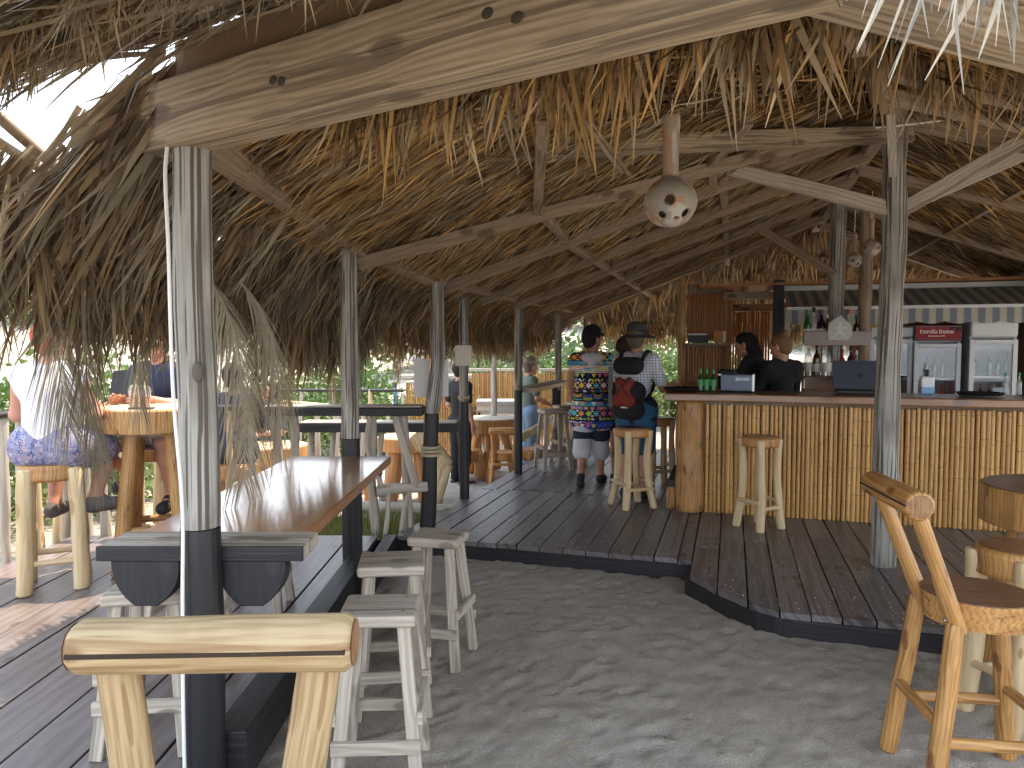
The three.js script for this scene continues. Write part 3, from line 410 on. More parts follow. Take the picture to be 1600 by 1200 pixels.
// round log stool
function logStool(label, pos, turn, h, R, th, mats, legR = 0.034, spread = 0.06, bend = 0.02, group) {
  const t = thing('log_stool', label, 'stool', pos, turn, group); const seat = part('seat', log([0, h - th, 0], [0, h, 0], R, R, { wob: 0.05, seg: 4, rad: 24, cap: 0.008 }), mats[0], t); part('seat_top', new THREE.CylinderGeometry(R * 0.9, R * 0.9, 0.005, 28).translate(0, h + 0.001, 0), mats[1], seat);
  for (let i = 0; i < 4; i++) { const a = (i + 0.5) * Math.PI / 2, c = Math.cos(a), s = Math.sin(a); part('leg', log([c * (R + spread), 0, s * (R + spread)], [c * (R * 0.98), h - th * 0.2, s * (R * 0.98)], legR * 1.1, legR, { wob: 0.2, bend, bendDir: [-c, 0, -s] }), mats[2] ?? mats[0], t); }
  if (h > 0.6) for (let i = 0; i < 4; i++) { const a = (i + 0.5) * Math.PI / 2, b = a + Math.PI / 2, q = 0.19 + 0.05 * (i % 2), k = R + spread * 0.7; part('rung', log([Math.cos(a) * k, q, Math.sin(a) * k], [Math.cos(b) * k, q, Math.sin(b) * k], 0.019, 0.019), mats[2] ?? mats[0], t); }
  return t;
}
slabTable('thick round log-slab table on the sand beside the varnished bar chair', [2.78, -0.15, -3.55], 0.37, 1.0, 0.19, [M.varnish, M.slabTop, M.varnish], 0.06);
logStool('stool with pale bark-free legs between the varnished chair and the round table', [2.3, -0.15, -3.2], 0.3, 0.8, 0.17, 0.13, [M.varnish, M.slabTop, M.pale], 0.042, 0.03);
logStool('pale crooked-legged stool standing alone against the bamboo bar front', [2.12, 0, -6.08], 0.5, 0.79, 0.155, 0.09, [M.orange, M.slabTop, M.pale], 0.034, 0.03, 0.03);
logStool('pale crooked-legged stool behind the man with the backpack', [1.17, 0, -6.9], 0.35, 0.77, 0.17, 0.09, [M.orange, M.slabTop, M.pale], 0.033, 0.05, 0.045);
logStool('pale stool past the end of the bar counter', [...BP(-0.42, 0, 1.1)], 0.2, 0.77, 0.16, 0.09, [M.orange, M.slabTop, M.pale], 0.032, 0.03);
logStool('log stool under the woman in the floral skirt', [-2.98, 0, -4.6], 0.5, 0.81, 0.19, 0.11, [M.varnish, M.slabTop, M.pale], 0.045, 0.03, 0.0);
logStool('log stool under the man holding the tablet', [-2.78, 0, -5.5], 0.2, 0.78, 0.18, 0.1, [M.varnish, M.slabTop, M.pale], 0.04, 0.03, 0.0);
slabTable('high round slab table holding two iced drinks', [-2.52, 0, -5.02], 0.34, 1.13, 0.16, [M.varnish, M.pale, M.varnish], 0.055);
// far seating on the ground behind
slabTable('low thick slab table of orange wood behind the thin posts', [-0.3, -0.33, -10.6], 0.4, 0.82, 0.2, [M.orange, M.grey, M.orange], 0.075);
logStool('squat orange log stool left of the low slab table', [-0.62, -0.33, -10.2], 0.2, 0.4, 0.2, 0.16, [M.orange, M.orange], 0.05, 0.02, 0);
logStool('squat orange log stool near the man in the green shirt', [0.3, -0.33, -10.2], 0.6, 0.42, 0.21, 0.15, [M.orange, M.orange], 0.05, 0.02, 0);
logChair('orange log chair pulled up to the low slab table', [-0.12, -0.33, -9.75], Math.PI / 2 + 0.1, 0.95, [M.orange, M.orange], 0.46, 0.3);
slabTable('low orange slab table seen through the driftwood railing', [-1.25, -0.33, -8.6], 0.36, 0.8, 0.16, [M.orange, M.pale, M.orange], 0.08);
slabTable('low orange slab table beside the green shrubs', [-2.85, -0.35, -8.4], 0.42, 0.74, 0.2, [M.orange, M.pale, M.orange], 0.08);
logStool('orange log stool under the person in navy', [-2.55, -0.3, -6.55], 0.2, 0.78, 0.2, 0.14, [M.orange, M.orange], 0.05, 0.02, 0);
logStool('orange log stool beside the driftwood counter', [-1.75, -0.35, -8.0], 0.2, 0.5, 0.19, 0.16, [M.orange, M.orange], 0.05, 0.02, 0);
// driftwood counters and railings
function driftPost(t, x, z, y0, y1, r, k = 0.05) { part('driftwood_leg', log([x + rr(-0.06, 0.06), y0, z + rr(-0.05, 0.05)], [x, y1, z], r, r * 0.8, { wob: 0.35, bend: rr(-k, k), seg: 12 }), M.drift, t); }
{ const t = thing('driftwood_counter', 'black-edged high counter on driftwood legs beside the crooked post', 'counter', [0, 0, 0]);
  part('counter_plank', bx(1.36, 0.07, 0.24, -1.44, 1.0, -6.15, 0.008, 0), M.black, t); part('counter_top', bx(1.34, 0.012, 0.22, -1.44, 1.043, -6.15, 0.003, 0), M.grey, t);
  for (const x of [-2.05, -1.88, -1.2, -0.95]) driftPost(t, x, -6.15, -0.35, 0.97, 0.045, 0.08);
  part('cross_rail', log([-1.15, 0.32, -6.05], [-0.72, 0.36, -6.08], 0.05, 0.045, { wob: 0.2 }), M.drift, t); for (const x of [-1.1, -0.92]) part('branch', log([x, -0.3, -6.05], [x + 0.05, 0.34, -6.06], 0.022, 0.02, { wob: 0.4, bend: 0.05 }), M.drift, t); part('branch', log([-1.1, 0.34, -6.06], [-1.22, 0.95, -6.1], 0.022, 0.025, { wob: 0.4, bend: 0.06 }), M.drift, t); part('branch', log([-0.82, 0.34, -6.06], [-1.0, 0.96, -6.1], 0.035, 0.03, { wob: 0.3, bend: 0.05 }), M.drift, t); }
{ const t = thing('driftwood_counter', 'lower counter plank with a dark end on a pale root leg', 'counter', [0, 0, 0]);
  part('counter_plank', bx(1.62, 0.09, 0.26, -1.37, 0.72, -7.4, 0.008, 0), M.black, t); part('counter_top', bx(1.6, 0.012, 0.25, -1.37, 0.773, -7.4, 0.003, 0), M.grey, t);
  part('root_leg', [log([-0.95, 0.68, -7.4], [-0.68, 0.3, -7.35], 0.13, 0.08, { wob: 0.4 }), log([-0.68, 0.34, -7.35], [-0.9, -0.35, -7.3], 0.075, 0.05, { wob: 0.4, bend: 0.08 })], M.pale, t);
  for (const x of [-2.1, -1.85, -1.6, -1.35]) driftPost(t, x, -7.4, -0.35, 0.68, 0.035, 0.08); }
{ const t = thing('shelf_counter', 'narrow grey shelf with pale edge between the thin posts above the stools', 'shelf', [0, 0, 0]); const g = bx(0.26, 0.06, 2.0, 0, 0, 0, 0.006, 2); const m = part('shelf_board', g, M.grey, t); m.position.set(0.44, 1.02, -9.65); m.rotation.y = -0.3; const e = part('pale_edge', bx(0.012, 0.05, 2.0, 0.137, 0, 0, 0.002, 2), M.pale, m); part('support', bx(0.08, 0.3, 0.1, 0.62, 0.85, -10.3), M.black, t); part('low_log', log([0.08, 0.42, -8.7], [0.66, 0.5, -10.6], 0.055, 0.05), M.pale, t); }
function stickFence(name, label, a, b, h, gap, y0, rail = true) {
  const t = thing(name, label, 'fence'); const n = Math.round(Math.hypot(b[0] - a[0], b[1] - a[1]) / gap);
  if (rail) part('top_rail', log([a[0], h, a[1]], [b[0], h, b[1]], 0.035, 0.035, { flat: 0.7 }), M.black, t); part('low_rail', log([a[0], y0 + 0.25, a[1]], [b[0], y0 + 0.25, b[1]], 0.028, 0.028), M.drift, t);
  for (let i = 0; i <= n; i++) { const u = i / n, x = a[0] + (b[0] - a[0]) * u, z = a[1] + (b[1] - a[1]) * u; part('stick', log([x + rr(-0.03, 0.03), y0, z + rr(-0.03, 0.03)], [x + rr(-0.03, 0.03), h + rr(-0.06, 0.02), z], rr(0.024, 0.05), rr(0.02, 0.035), { wob: 0.35, bend: rr(-0.03, 0.03), seg: 8, rad: 8 }), rnd() < 0.6 ? M.drift : M.pale, t); }
  return t;
}
stickFence('stick_railing', 'driftwood stick railing along the left deck beside the seated woman', [-3.72, -2.2], [-3.72, -5.9], 1.06, 0.17, -0.4);
stickFence('stick_railing', 'driftwood stick railing behind the high round table', [-3.6, -5.98], [-2.2, -5.98], 1.04, 0.15, -0.4);
stickFence('far_railing', 'thin dark-railed fence in front of the green shrubs', [-4.4, -11.2], [-1.7, -11.2], 0.86, 0.5, -0.5);
{ const t = thing('white_rail', 'pale driftwood rail behind the long counters', 'railing'); part('rail', log([-2.9, 0.84, -9.0], [-1.5, 0.72, -9.0], 0.04, 0.035), M.pale, t); for (const x of [-2.8, -2.5, -2.2, -1.9, -1.6]) part('stick', log([x, -0.4, -9], [x + 0.03, 0.78, -9], 0.035, 0.03, { wob: 0.3, bend: 0.03 }), M.drift, t); }
{ const t = thing('low_log_wall', 'low wall of stacked squared logs beside the grass', 'log wall'); for (let i = 0; i < 3; i++) part('wall_log', log([-1.5, -0.3 + i * 0.13, -7.0 - i * 0.02], [-0.55, -0.3 + i * 0.13, -6.85], 0.065, 0.065), M.drift, t); }
// ---------- bar ----------
seed(40);
const atBar = (a, y, k) => BP(a, y, k);
// bamboo cane: tapered tube with raised nodes; v along the cane
function caneGeo(h, r, sd) { seed(sd); const p = []; let y = -rr(0.02, 0.22); const nodes = []; while (y < h) { nodes.push(y); y += rr(0.2, 0.3); } p.push(new THREE.Vector2(0.0001, 0), new THREE.Vector2(r, 0)); for (const n of nodes) if (n > 0.02 && n < h - 0.02) for (const [d, k] of [[-0.007, 1], [-0.003, 1.1], [0.003, 1.1], [0.007, 0.97]]) p.push(new THREE.Vector2(r * k, n + d)); p.push(new THREE.Vector2(r * 0.98, h), new THREE.Vector2(0.0001, h)); const g = new THREE.LatheGeometry(p, 8); const u = g.attributes.uv, q = g.attributes.position; for (let i = 0; i < q.count; i++) u.setXY(i, u.getX(i), q.getY(i) * 0.7 + sd * 0.37); g.userData.nodes = nodes.filter((n) => n > 0.02 && n < h - 0.02); return g; }
function nodeRing(g, r) { const l = g.userData.nodes.map((n) => new THREE.CylinderGeometry(r * 1.115, r * 1.115, 0.004, 8, 1, true).translate(0, n, 0)); return l.length ? mergeGeometries(l) : null; }
function caneSet(h, r, n, sd) { return Array.from({ length: n }, (_, i) => { const g = caneGeo(h, r, sd + i); return { g, ring: nodeRing(g, r) }; }); }
const canes = caneSet(1.02, 0.0185, 7, 400), canesShort = caneSet(1.2, 0.016, 4, 430), canesScreen = caneSet(0.6, 0.013, 4, 450);
function caneRow(parent, set, mats, a0, a1, y, k, pitch, zr = 0.006) { for (let a = a0; a < a1; a += pitch * rr(0.96, 1.06)) { const s = set[Math.floor(rnd() * set.length)]; const m = part('bamboo_cane', s.g, mats[Math.floor(rnd() * mats.length)], parent); m.position.set(a, y, -k + rr(-zr, zr)); m.rotation.set(rr(-0.004, 0.004), rr(0, 6.28), rr(-0.009, 0.009)); const th = rr(0.86, 1.12); m.scale.set(th, rr(0.985, 1.0), th); if (s.ring && mats !== null) { const q = new THREE.Mesh(s.ring, nodeMat); q.name = 'node_rings'; q.userData.kind = 'stuff'; q.castShadow = true; m.add(q); } } }
const bar = thing('bamboo_bar', 'bar counter with bamboo cane front, thick corner log and brown wooden top', 'bar', [BO.x, 0, BO.z], TH);
seed(41);
caneRow(bar, canes, caneMats, 0.13, 3.5, 0.0, 0.0, 0.0375);
part('backing_board', bx(3.5, 1.04, 0.02, 1.78, 0.52, -0.045, 0.002), M.rafter, bar); part('side_board', bx(0.02, 1.04, 2.0, -0.06, 0.52, -1.1, 0.002), M.ply, bar);
part('corner_log', log([-0.03, 0, 0.0], [-0.03, 1.05, 0.0], 0.13, 0.118, { wob: 0.12, seg: 20, rad: 24 }), M.varnish, bar);
part('foot_rail', bx(0.07, 0.07, 0.9, -0.2, 0.24, -0.5, 0.006), M.black, bar); part('foot_block', bx(0.08, 0.21, 0.1, -0.2, 0.105, -0.08, 0.006), M.varnish, bar);
{ const s = new THREE.Shape(); s.moveTo(-0.24, 0.1); for (let i = 0; i <= 30; i++) { const a = -0.24 + 3.8 * i / 30; s.lineTo(a, -0.14 + 0.02 * Math.sin(a * 2.3) + 0.012 * Math.sin(a * 5.1)); } s.lineTo(3.56, 0.5); s.lineTo(0.35, 0.5); s.lineTo(0.35, 2.1); s.lineTo(-0.24, 2.1); s.lineTo(-0.26, 1.0); s.closePath(); const g = new THREE.ExtrudeGeometry(s, { depth: 0.05, bevelThickness: 0.01, bevelSize: 0.01, bevelSegments: 2 }); g.rotateX(-Math.PI / 2); const p = g.attributes.position, uv = g.attributes.uv; for (let i = 0; i < p.count; i++) uv.setXY(i, p.getZ(i) + p.getY(i), p.getX(i)); part('countertop', g.translate(0, 1.06, 0), M.bar, bar); }
const onBar = 1.131;
// kiosk behind the bar
seed(42);
const kiosk = thing('bar_kiosk', 'wooden kiosk behind the bar with bamboo panels, white window frame and plywood lining', 'kiosk', [BO.x, 0, BO.z], TH);
caneRow(kiosk, canesShort, [redCane], -0.22, 0.28, 0.36, 2.3, 0.034); part('cabinet_back', bx(0.52, 1.2, 0.015, 0.03, 0.96, -2.325, 0.002), M.rafter, kiosk); part('cabinet_top', bx(0.56, 0.035, 0.3, 0.04, 1.575, -2.36), M.rafter, kiosk); part('cabinet_side', bx(0.03, 1.56, 0.5, 0.3, 0.78, -2.5), M.rafter, kiosk);
caneRow(kiosk, canesScreen, [redCane], -0.2, 0.26, 1.62, 2.62, 0.028); part('panel_back', bx(0.5, 0.7, 0.015, 0.03, 2.0, -2.66, 0.002), M.rafter, kiosk);
part('corner_post', log([-0.26, 0, -2.28], [-0.26, 2.4, -2.28], 0.045, 0.045), M.varnish, kiosk); part('door_post', bx(0.12, 2.35, 0.12, 0.87, 1.17, -2.32), M.black, kiosk); part('door_jamb', bx(0.06, 2.3, 0.1, 0.3, 1.15, -2.9), M.ply, kiosk); part('lintel', bx(0.7, 0.09, 0.1, 0.58, 2.17, -2.36), M.rafter, kiosk);
part('side_lining', bx(0.02, 2.3, 1.2, 0.33, 1.15, -3.4, 0.002), M.ply, kiosk); part('ceiling', bx(3.9, 0.03, 1.6, 1.9, 2.3, -3.05, 0.002), M.ply, kiosk); for (const a of [0.5, 0.8]) part('ceiling_batten', bx(0.05, 0.05, 1.3, a, 2.26, -3.1), M.varnish, kiosk);
caneRow(kiosk, canesShort, [redCane], 0.36, 0.86, 0.85, 3.9, 0.034, 0.01); part('back_header', bx(0.6, 0.1, 0.06, 0.6, 2.1, -3.92), M.rafter, kiosk);
caneRow(kiosk, canesShort, [redCane], 0.95, 1.5, 0.12, 2.32, 0.034); part('window_sill', bx(0.6, 0.04, 0.12, 1.2, 1.34, -2.34), M.white, kiosk);
{ const w = part('window_frame', bx(0.06, 0.62, 0.08, 0.97, 1.66, -2.34), M.white, kiosk); part('jamb', bx(0.05, 0.62, 0.08, 1.46, 1.66, -2.34), M.white, w); part('mullion', bx(0.04, 0.6, 0.05, 1.33, 1.66, -2.34), M.white, w); part('head', bx(0.56, 0.05, 0.08, 1.2, 1.99, -2.34), M.white, w); part('pane', bx(0.3, 0.6, 0.006, 1.16, 1.66, -2.33, 0), M.glass, w); }
// rear wall with bright openings, chipboard behind the fridges
part('rear_wall', bx(1.6, 1.3, 0.03, 2.6, 0.65, -3.85, 0.002), M.ply, kiosk); for (const a of [1.5, 1.95, 2.4]) part('rear_mullion', bx(0.08, 1.0, 0.06, a, 1.8, -3.85), M.ply, kiosk); part('rear_rail', bx(2.0, 0.08, 0.06, 2.0, 2.12, -3.86), M.ply, kiosk);
part('chipboard', bx(1.9, 1.1, 0.02, 3.05, 1.75, -2.75, 0.002), M.ply, kiosk); part('lower_wall', bx(2.2, 1.2, 0.02, 2.9, 0.6, -2.76, 0.002), M.rafter, kiosk); part('white_mullion', bx(0.05, 0.9, 0.05, 2.26, 1.75, -2.6), M.white, kiosk); part('white_rail', bx(1.8, 0.06, 0.05, 2.6, 2.03, -2.58), M.white, kiosk);
part('right_panel', bx(0.03, 2.3, 1.0, 3.45, 1.15, -2.3, 0.002), M.rafter, kiosk);
{ // striped awning
  const aw = thing('striped_awning', 'blue and cream striped awning over the kiosk fridges', 'awning', [BO.x, 0, BO.z], TH);
  const stripe = dtex(64, 64, (u, v) => { const n = fbm(u * 8, v * 8, 4, 8, 8, 3) * 0.12; return (u % 1) < 0.5 ? [0.62 - n, 0.58 - n, 0.47 - n] : [0.19 + n * 0.4, 0.225 + n * 0.4, 0.28 + n * 0.4]; }); const sm = new THREE.MeshPhysicalMaterial({ map: stripe, roughness: 0.85, transmission: 0.12, thickness: 0, side: THREE.DoubleSide });
  const sheet = (y0, k0, y1, k1, scal) => { const P = [], uv = [], ix = []; const n = 120; for (let i = 0; i <= n; i++) { const a = 0.93 + 2.6 * i / n; const sc = scal ? 0.028 * Math.abs(Math.sin((a - 0.93) / 0.26 * Math.PI)) : 0; P.push(a, y0, -k0, a, y1 - sc, -k1); uv.push(a / 0.13, 0, a / 0.13, 0.4); if (i < n) { const q = i * 2; ix.push(q, q + 1, q + 2, q + 2, q + 1, q + 3); } } const g = new THREE.BufferGeometry(); g.setAttribute('position', new THREE.Float32BufferAttribute(P, 3)); g.setAttribute('uv', new THREE.Float32BufferAttribute(uv, 2)); g.setIndex(ix); g.computeVertexNormals(); return g; };
  part('canopy', sheet(2.22, 2.45, 1.985, 1.72), sm, aw); part('valance', sheet(1.96, 1.705, 1.82, 1.7, true), sm, aw); part('front_bar', bx(2.62, 0.035, 0.035, 2.23, 1.975, -1.71), M.white, aw); part('cassette', bx(2.62, 0.06, 0.08, 2.23, 2.25, -2.42, 0.01), M.white, aw);
}
// bottles
function bottleGeo(h, r, neck = 0.3) { const s = [[0.0001, 0], [r * 0.95, 0], [r, 0.01], [r, h * (0.62 - neck * 0.2)], [r * 0.8, h * 0.66], [r * 0.36, h * 0.76], [r * 0.33, h * 0.95], [r * 0.38, h * 0.955], [r * 0.38, h], [0.0001, h]]; return new THREE.LatheGeometry(s.map(([a, b]) => new THREE.Vector2(a, b)), 18); }
const bg = bottleGeo(0.3, 0.036), bgw = bottleGeo(0.28, 0.044), capG = new THREE.CylinderGeometry(0.016, 0.016, 0.05, 12), labG = new THREE.CylinderGeometry(1, 1, 1, 20, 1, true);
const glassOf = (r, g, b) => new THREE.MeshPhysicalMaterial({ color: new THREE.Color().setRGB(r, g, b), roughness: 0.06, transmission: 0.75, thickness: 0, ior: 1.5 });
const bCol = { green: glassOf(0.03, 0.3, 0.06), clear: glassOf(0.75, 0.8, 0.78), brown: glassOf(0.16, 0.06, 0.02), purple: glassOf(0.1, 0.03, 0.08), blue: glassOf(0.4, 0.6, 0.75), red: std(0.4, 0.02, 0.02, 0.35), amber: glassOf(0.5, 0.22, 0.04) };
const caps = { red: std(0.5, 0.03, 0.03, 0.4), black: M.rubber, purple: std(0.12, 0.02, 0.07, 0.4), white: M.plastic, green: std(0.02, 0.25, 0.06, 0.4), blue: std(0.1, 0.25, 0.6, 0.4) }; const labWhite = std(0.72, 0.68, 0.6, 0.7), labRed = std(0.45, 0.06, 0.04, 0.6);
function bottle(a, y, k, col, cap, label, wide = false, sc = 1, lab = labWhite) { const t = thing('bottle', label, 'bottle', BP(a, y, k), rr(0, 6)); t.scale.setScalar(sc); const h = wide ? 0.28 : 0.3, r = wide ? 0.044 : 0.036; part('glass', wide ? bgw : bg, bCol[col], t); const c = part('cap', capG, caps[cap], t); c.position.y = h; if (lab) { const l = part('paper_label', labG, lab, t); l.scale.set(r * 1.02, h * 0.26, r * 1.02); l.position.y = h * 0.28; } return t; }
{ const s = thing('bottle_shelf', 'dark plank bottle shelf fixed to the ridge post behind the bar', 'shelf', [BO.x, 0, BO.z], TH); part('front_board', bx(0.64, 0.15, 0.03, 1.38, 1.635, -1.2, 0.004, 0), M.slabTop, s); part('shelf_board', bx(0.64, 0.025, 0.2, 1.38, 1.6, -1.3, 0.004, 0), M.slabTop, s); const l = thing('bottle_shelf', 'lower dark bottle shelf behind the laptop', 'shelf', [BO.x, 0, BO.z], TH); part('front_board', bx(0.75, 0.14, 0.03, 1.45, 1.15, -1.2, 0.004, 0), M.slabTop, l); part('shelf_board', bx(0.75, 0.025, 0.24, 1.45, 1.22, -1.32, 0.004, 0), M.slabTop, l); part('leg', bx(0.05, 1.1, 0.05, 1.1, 0.55, -1.35), M.rafter, l); part('leg', bx(0.05, 1.1, 0.05, 1.8, 0.55, -1.35), M.rafter, l); }
seed(44);
bottle(1.1, 1.615, 1.3, 'green', 'green', 'bright green bottle on the upper bottle shelf'); bottle(1.165, 1.615, 1.32, 'clear', 'black', 'clear bottle with a black cap on the upper bottle shelf', false, 1.08); bottle(1.24, 1.615, 1.3, 'purple', 'purple', 'dark bottle with a purple cap on the upper bottle shelf', true, 1.05); bottle(1.3, 1.615, 1.34, 'amber', 'white', 'amber bottle beside the carved cross plaque', false, 0.85); bottle(1.5, 1.615, 1.3, 'clear', 'red', 'clear bottle with a red cap beside the carved cross plaque', true, 1.05, labRed); bottle(1.58, 1.615, 1.33, 'brown', 'black', 'small dark bottle next to the palm trunk post', false, 0.8);
bottle(1.12, 1.235, 1.32, 'clear', 'white', 'tall pale bottle at the end of the lower shelf', false, 1.15); bottle(1.2, 1.235, 1.3, 'brown', 'black', 'brown bottle on the lower shelf', false, 1.1); bottle(1.29, 1.235, 1.28, 'clear', 'red', 'large square bottle with a red cap and white label', true, 1.25); bottle(1.38, 1.235, 1.33, 'blue', 'white', 'pale blue bottle behind the laptop', true, 0.8); bottle(1.45, 1.235, 1.3, 'red', 'red', 'red bottle behind the laptop', false, 0.9); bottle(1.53, 1.235, 1.3, 'purple', 'black', 'dark red bottle with a black cap behind the laptop', false, 1.0, labRed); bottle(1.59, 1.235, 1.33, 'clear', 'white', 'clear bottle with white label beside the palm trunk post', false, 0.85);
{ const p = thing('cross_plaque', 'white stone plaque carved with a cross, set on the upper bottle shelf', 'plaque', BP(1.4, 1.62, 1.2), TH); const s = new THREE.Shape(); [[-0.1, 0], [0.08, 0], [0.12, 0.06], [0.1, 0.16], [0.05, 0.2], [0.01, 0.25], [-0.05, 0.21], [-0.1, 0.17], [-0.11, 0.08]].forEach(([x, y], i) => i ? s.lineTo(x, y) : s.moveTo(x, y)); part('stone', new THREE.ExtrudeGeometry(s, { depth: 0.025, bevelSize: 0.004, bevelThickness: 0.004, bevelSegments: 2 }), std(0.55, 0.54, 0.51, 0.8), p); const c = [bx(0.018, 0.15, 0.008, 0, 0.115, 0.032), bx(0.12, 0.018, 0.008, 0, 0.12, 0.033)]; for (const a of [0.6, -0.6]) c.push(bx(0.014, 0.1, 0.006, 0, 0, 0, 0.002).rotateZ(a + Math.PI).translate(a * 0.05, 0.06, 0.031)); part('carved_cross', c, std(0.75, 0.74, 0.7, 0.7), p); }
// fridges
function fridge(label, a, k, w, h, head, headMat, sign) {
  const t = thing('glass_door_fridge', label, 'fridge', BP(a, 0, k), TH); const d = 0.5; const body = sign === 'white' ? M.white : std(0.6, 0.62, 0.64, 0.4); const hh = h - head;
  part('cabinet', [bx(0.03, h, d, -w / 2 + 0.015, h / 2, -d / 2), bx(0.03, h, d, w / 2 - 0.015, h / 2, -d / 2), bx(w, h, 0.03, 0, h / 2, -d + 0.015), bx(w - 0.06, 0.12, d - 0.04, 0, 0.06, -d / 2), bx(w - 0.06, 0.03, d - 0.04, 0, hh, -d / 2)], std(0.45, 0.48, 0.5, 0.4), t);
  part('header', bx(w, head, 0.06, 0, h - head / 2, 0.02, sign === 'white' ? 0.025 : 0.006), headMat, t);
  const dr = part('door', [bx(0.045, hh - 0.05, 0.04, -w / 2 + 0.022, hh / 2, 0.022), bx(0.045, hh - 0.05, 0.04, w / 2 - 0.022, hh / 2, 0.022), bx(w - 0.09, 0.045, 0.04, 0, hh - 0.05, 0.022), bx(w - 0.09, 0.06, 0.04, 0, 0.07, 0.022)], body, t);
  part('door_glass', bx(w - 0.09, hh - 0.15, 0.006, 0, hh / 2, 0.022, 0), M.glass, dr); part('handle', bx(0.02, 0.3, 0.03, -w / 2 + 0.03, hh * 0.55, 0.058), M.darkMetal, dr);
  for (let s = 0; s < 4; s++) { const y = 0.25 + s * (hh - 0.35) / 4; const sh = part('shelf', bx(w - 0.07, 0.015, d - 0.1, 0, y, -d / 2, 0.002), M.white, t); const n = Math.floor(w / 0.085); for (let i = 0; i < n; i++) if (rnd() < 0.75) { const m = part('bottle', bg, [bCol.brown, bCol.green, bCol.red, bCol.brown][(s + (sign === 'white' ? 2 : 0)) % 4], sh); m.position.set(-w / 2 + 0.08 + i * 0.078, y + 0.01, -0.12); m.scale.setScalar(0.8); } }
  return t;
}
seed(46);
const signMat = canvasMat(512, 128, (x, w, h) => { x.fillStyle = '#8e1420'; x.fillRect(0, 0, w, h); x.fillStyle = '#1a0c0e'; x.fillRect(w * 0.74, 0, w * 0.26, h * 0.3); x.fillStyle = '#f2e6dc'; x.textAlign = 'center'; x.font = 'bold 52px serif'; x.fillText('Estrella Damm', w * 0.46, 66); x.font = 'bold 24px serif'; x.fillText('Barcelona, 1876', w * 0.46, 102); x.fillStyle = '#e02030'; x.fillRect(w * 0.82, 14, 26, 10); });
fridge('pale green-lit fridge half hidden behind the tall white post', 2.03, 1.95, 0.42, 1.76, 0.1, std(0.5, 0.55, 0.52, 0.4), '');
const f2 = fridge('fridge with a red lettered sign above its glass door', 2.47, 1.9, 0.45, 1.78, 0.17, std(0.1, 0.02, 0.025, 0.4), 'red'); part('lettered_sign', new THREE.PlaneGeometry(0.43, 0.13).translate(0, 1.695, 0.053), signMat, f2);
fridge('fridge with a plain white rounded header', 2.98, 1.85, 0.44, 1.85, 0.2, M.white, 'white');
// counter things
{ const l = thing('laptop', 'open dark blue-grey laptop seen from behind on the bar', 'laptop', BP(1.46, onBar, 0.28), TH); part('base', bx(0.4, 0.02, 0.26, 0, 0.012, 0.0), M.darkMetal, l); const lid = part('lid', bx(0.41, 0.27, 0.012, 0, 0.135, 0, 0.005), std(0.035, 0.045, 0.065, 0.45), l); lid.position.set(0, 0.025, -0.13); lid.rotation.x = -0.22; const lg = canvasMat(128, 128, (x, w, h) => { x.fillStyle = '#222c38'; x.fillRect(0, 0, w, h); x.fillStyle = '#0c1016'; x.beginPath(); x.arc(64, 64, 56, 0, 7); x.fill(); x.fillStyle = '#2c3848'; x.font = 'italic bold 68px sans-serif'; x.textAlign = 'center'; x.fillText('hp', 62, 82); }, { rough: 0.4 }); part('logo', new THREE.CircleGeometry(0.024, 24).translate(0.03, 0.13, 0.0075), lg, lid); l.rotation.y = TH; }
{ const t = thing('napkin_dispenser', 'metal napkin dispenser box with white lettering on the bar', 'dispenser', BP(0.39, onBar, 0.2), TH - 0.08); part('case', bx(0.29, 0.16, 0.14, 0, 0.08, 0, 0.012), std(0.2, 0.24, 0.3, 0.3, { metalness: 0.6 }), t); part('end_panel', bx(0.02, 0.165, 0.145, 0.15, 0.0825, 0, 0.005), M.steel, t); const m = canvasMat(256, 128, (x, w, h) => { x.fillStyle = '#5b6a80'; x.fillRect(0, 0, w, h); x.fillStyle = '#e8ecf0'; x.font = 'bold 36px sans-serif'; x.textAlign = 'right'; x.fillText('BRVND', 240, 44); x.fillStyle = '#47546a'; x.fillRect(20, 110, 200, 4); }, { rough: 0.35 }); part('front_print', new THREE.PlaneGeometry(0.27, 0.14).translate(0, 0.08, 0.0715), m, t); }
for (const [a, l, g] of [[0.06, 'green soda bottle at the outer end of the row on the bar', 'green'], [0.115, 'green soda bottle in the middle of the row on the bar', 'green'], [0.175, 'green soda bottle next to the card machine on the bar', 'green']]) { const t = thing('soda_bottle', l, 'bottle', BP(a, onBar, 0.12), rr(0, 6)); part('body', bgw, bCol.green, t).scale.setScalar(0.68); const c = part('cap', capG, caps.green, t); c.position.y = 0.19; c.scale.setScalar(0.8); const lb = part('paper_label', labG, std(0.06, 0.28, 0.1, 0.5), t); lb.scale.set(0.031, 0.06, 0.031); lb.position.y = 0.08; }
{ const t = thing('card_machine', 'dark card machine with a silver edge behind the napkin box', 'machine', BP(0.3, onBar, 0.34), TH); part('body', bx(0.17, 0.2, 0.14, 0, 0.1, 0, 0.03), M.rubber, t); part('silver_edge', bx(0.17, 0.018, 0.145, 0, 0.15, 0, 0.004), M.steel, t); }
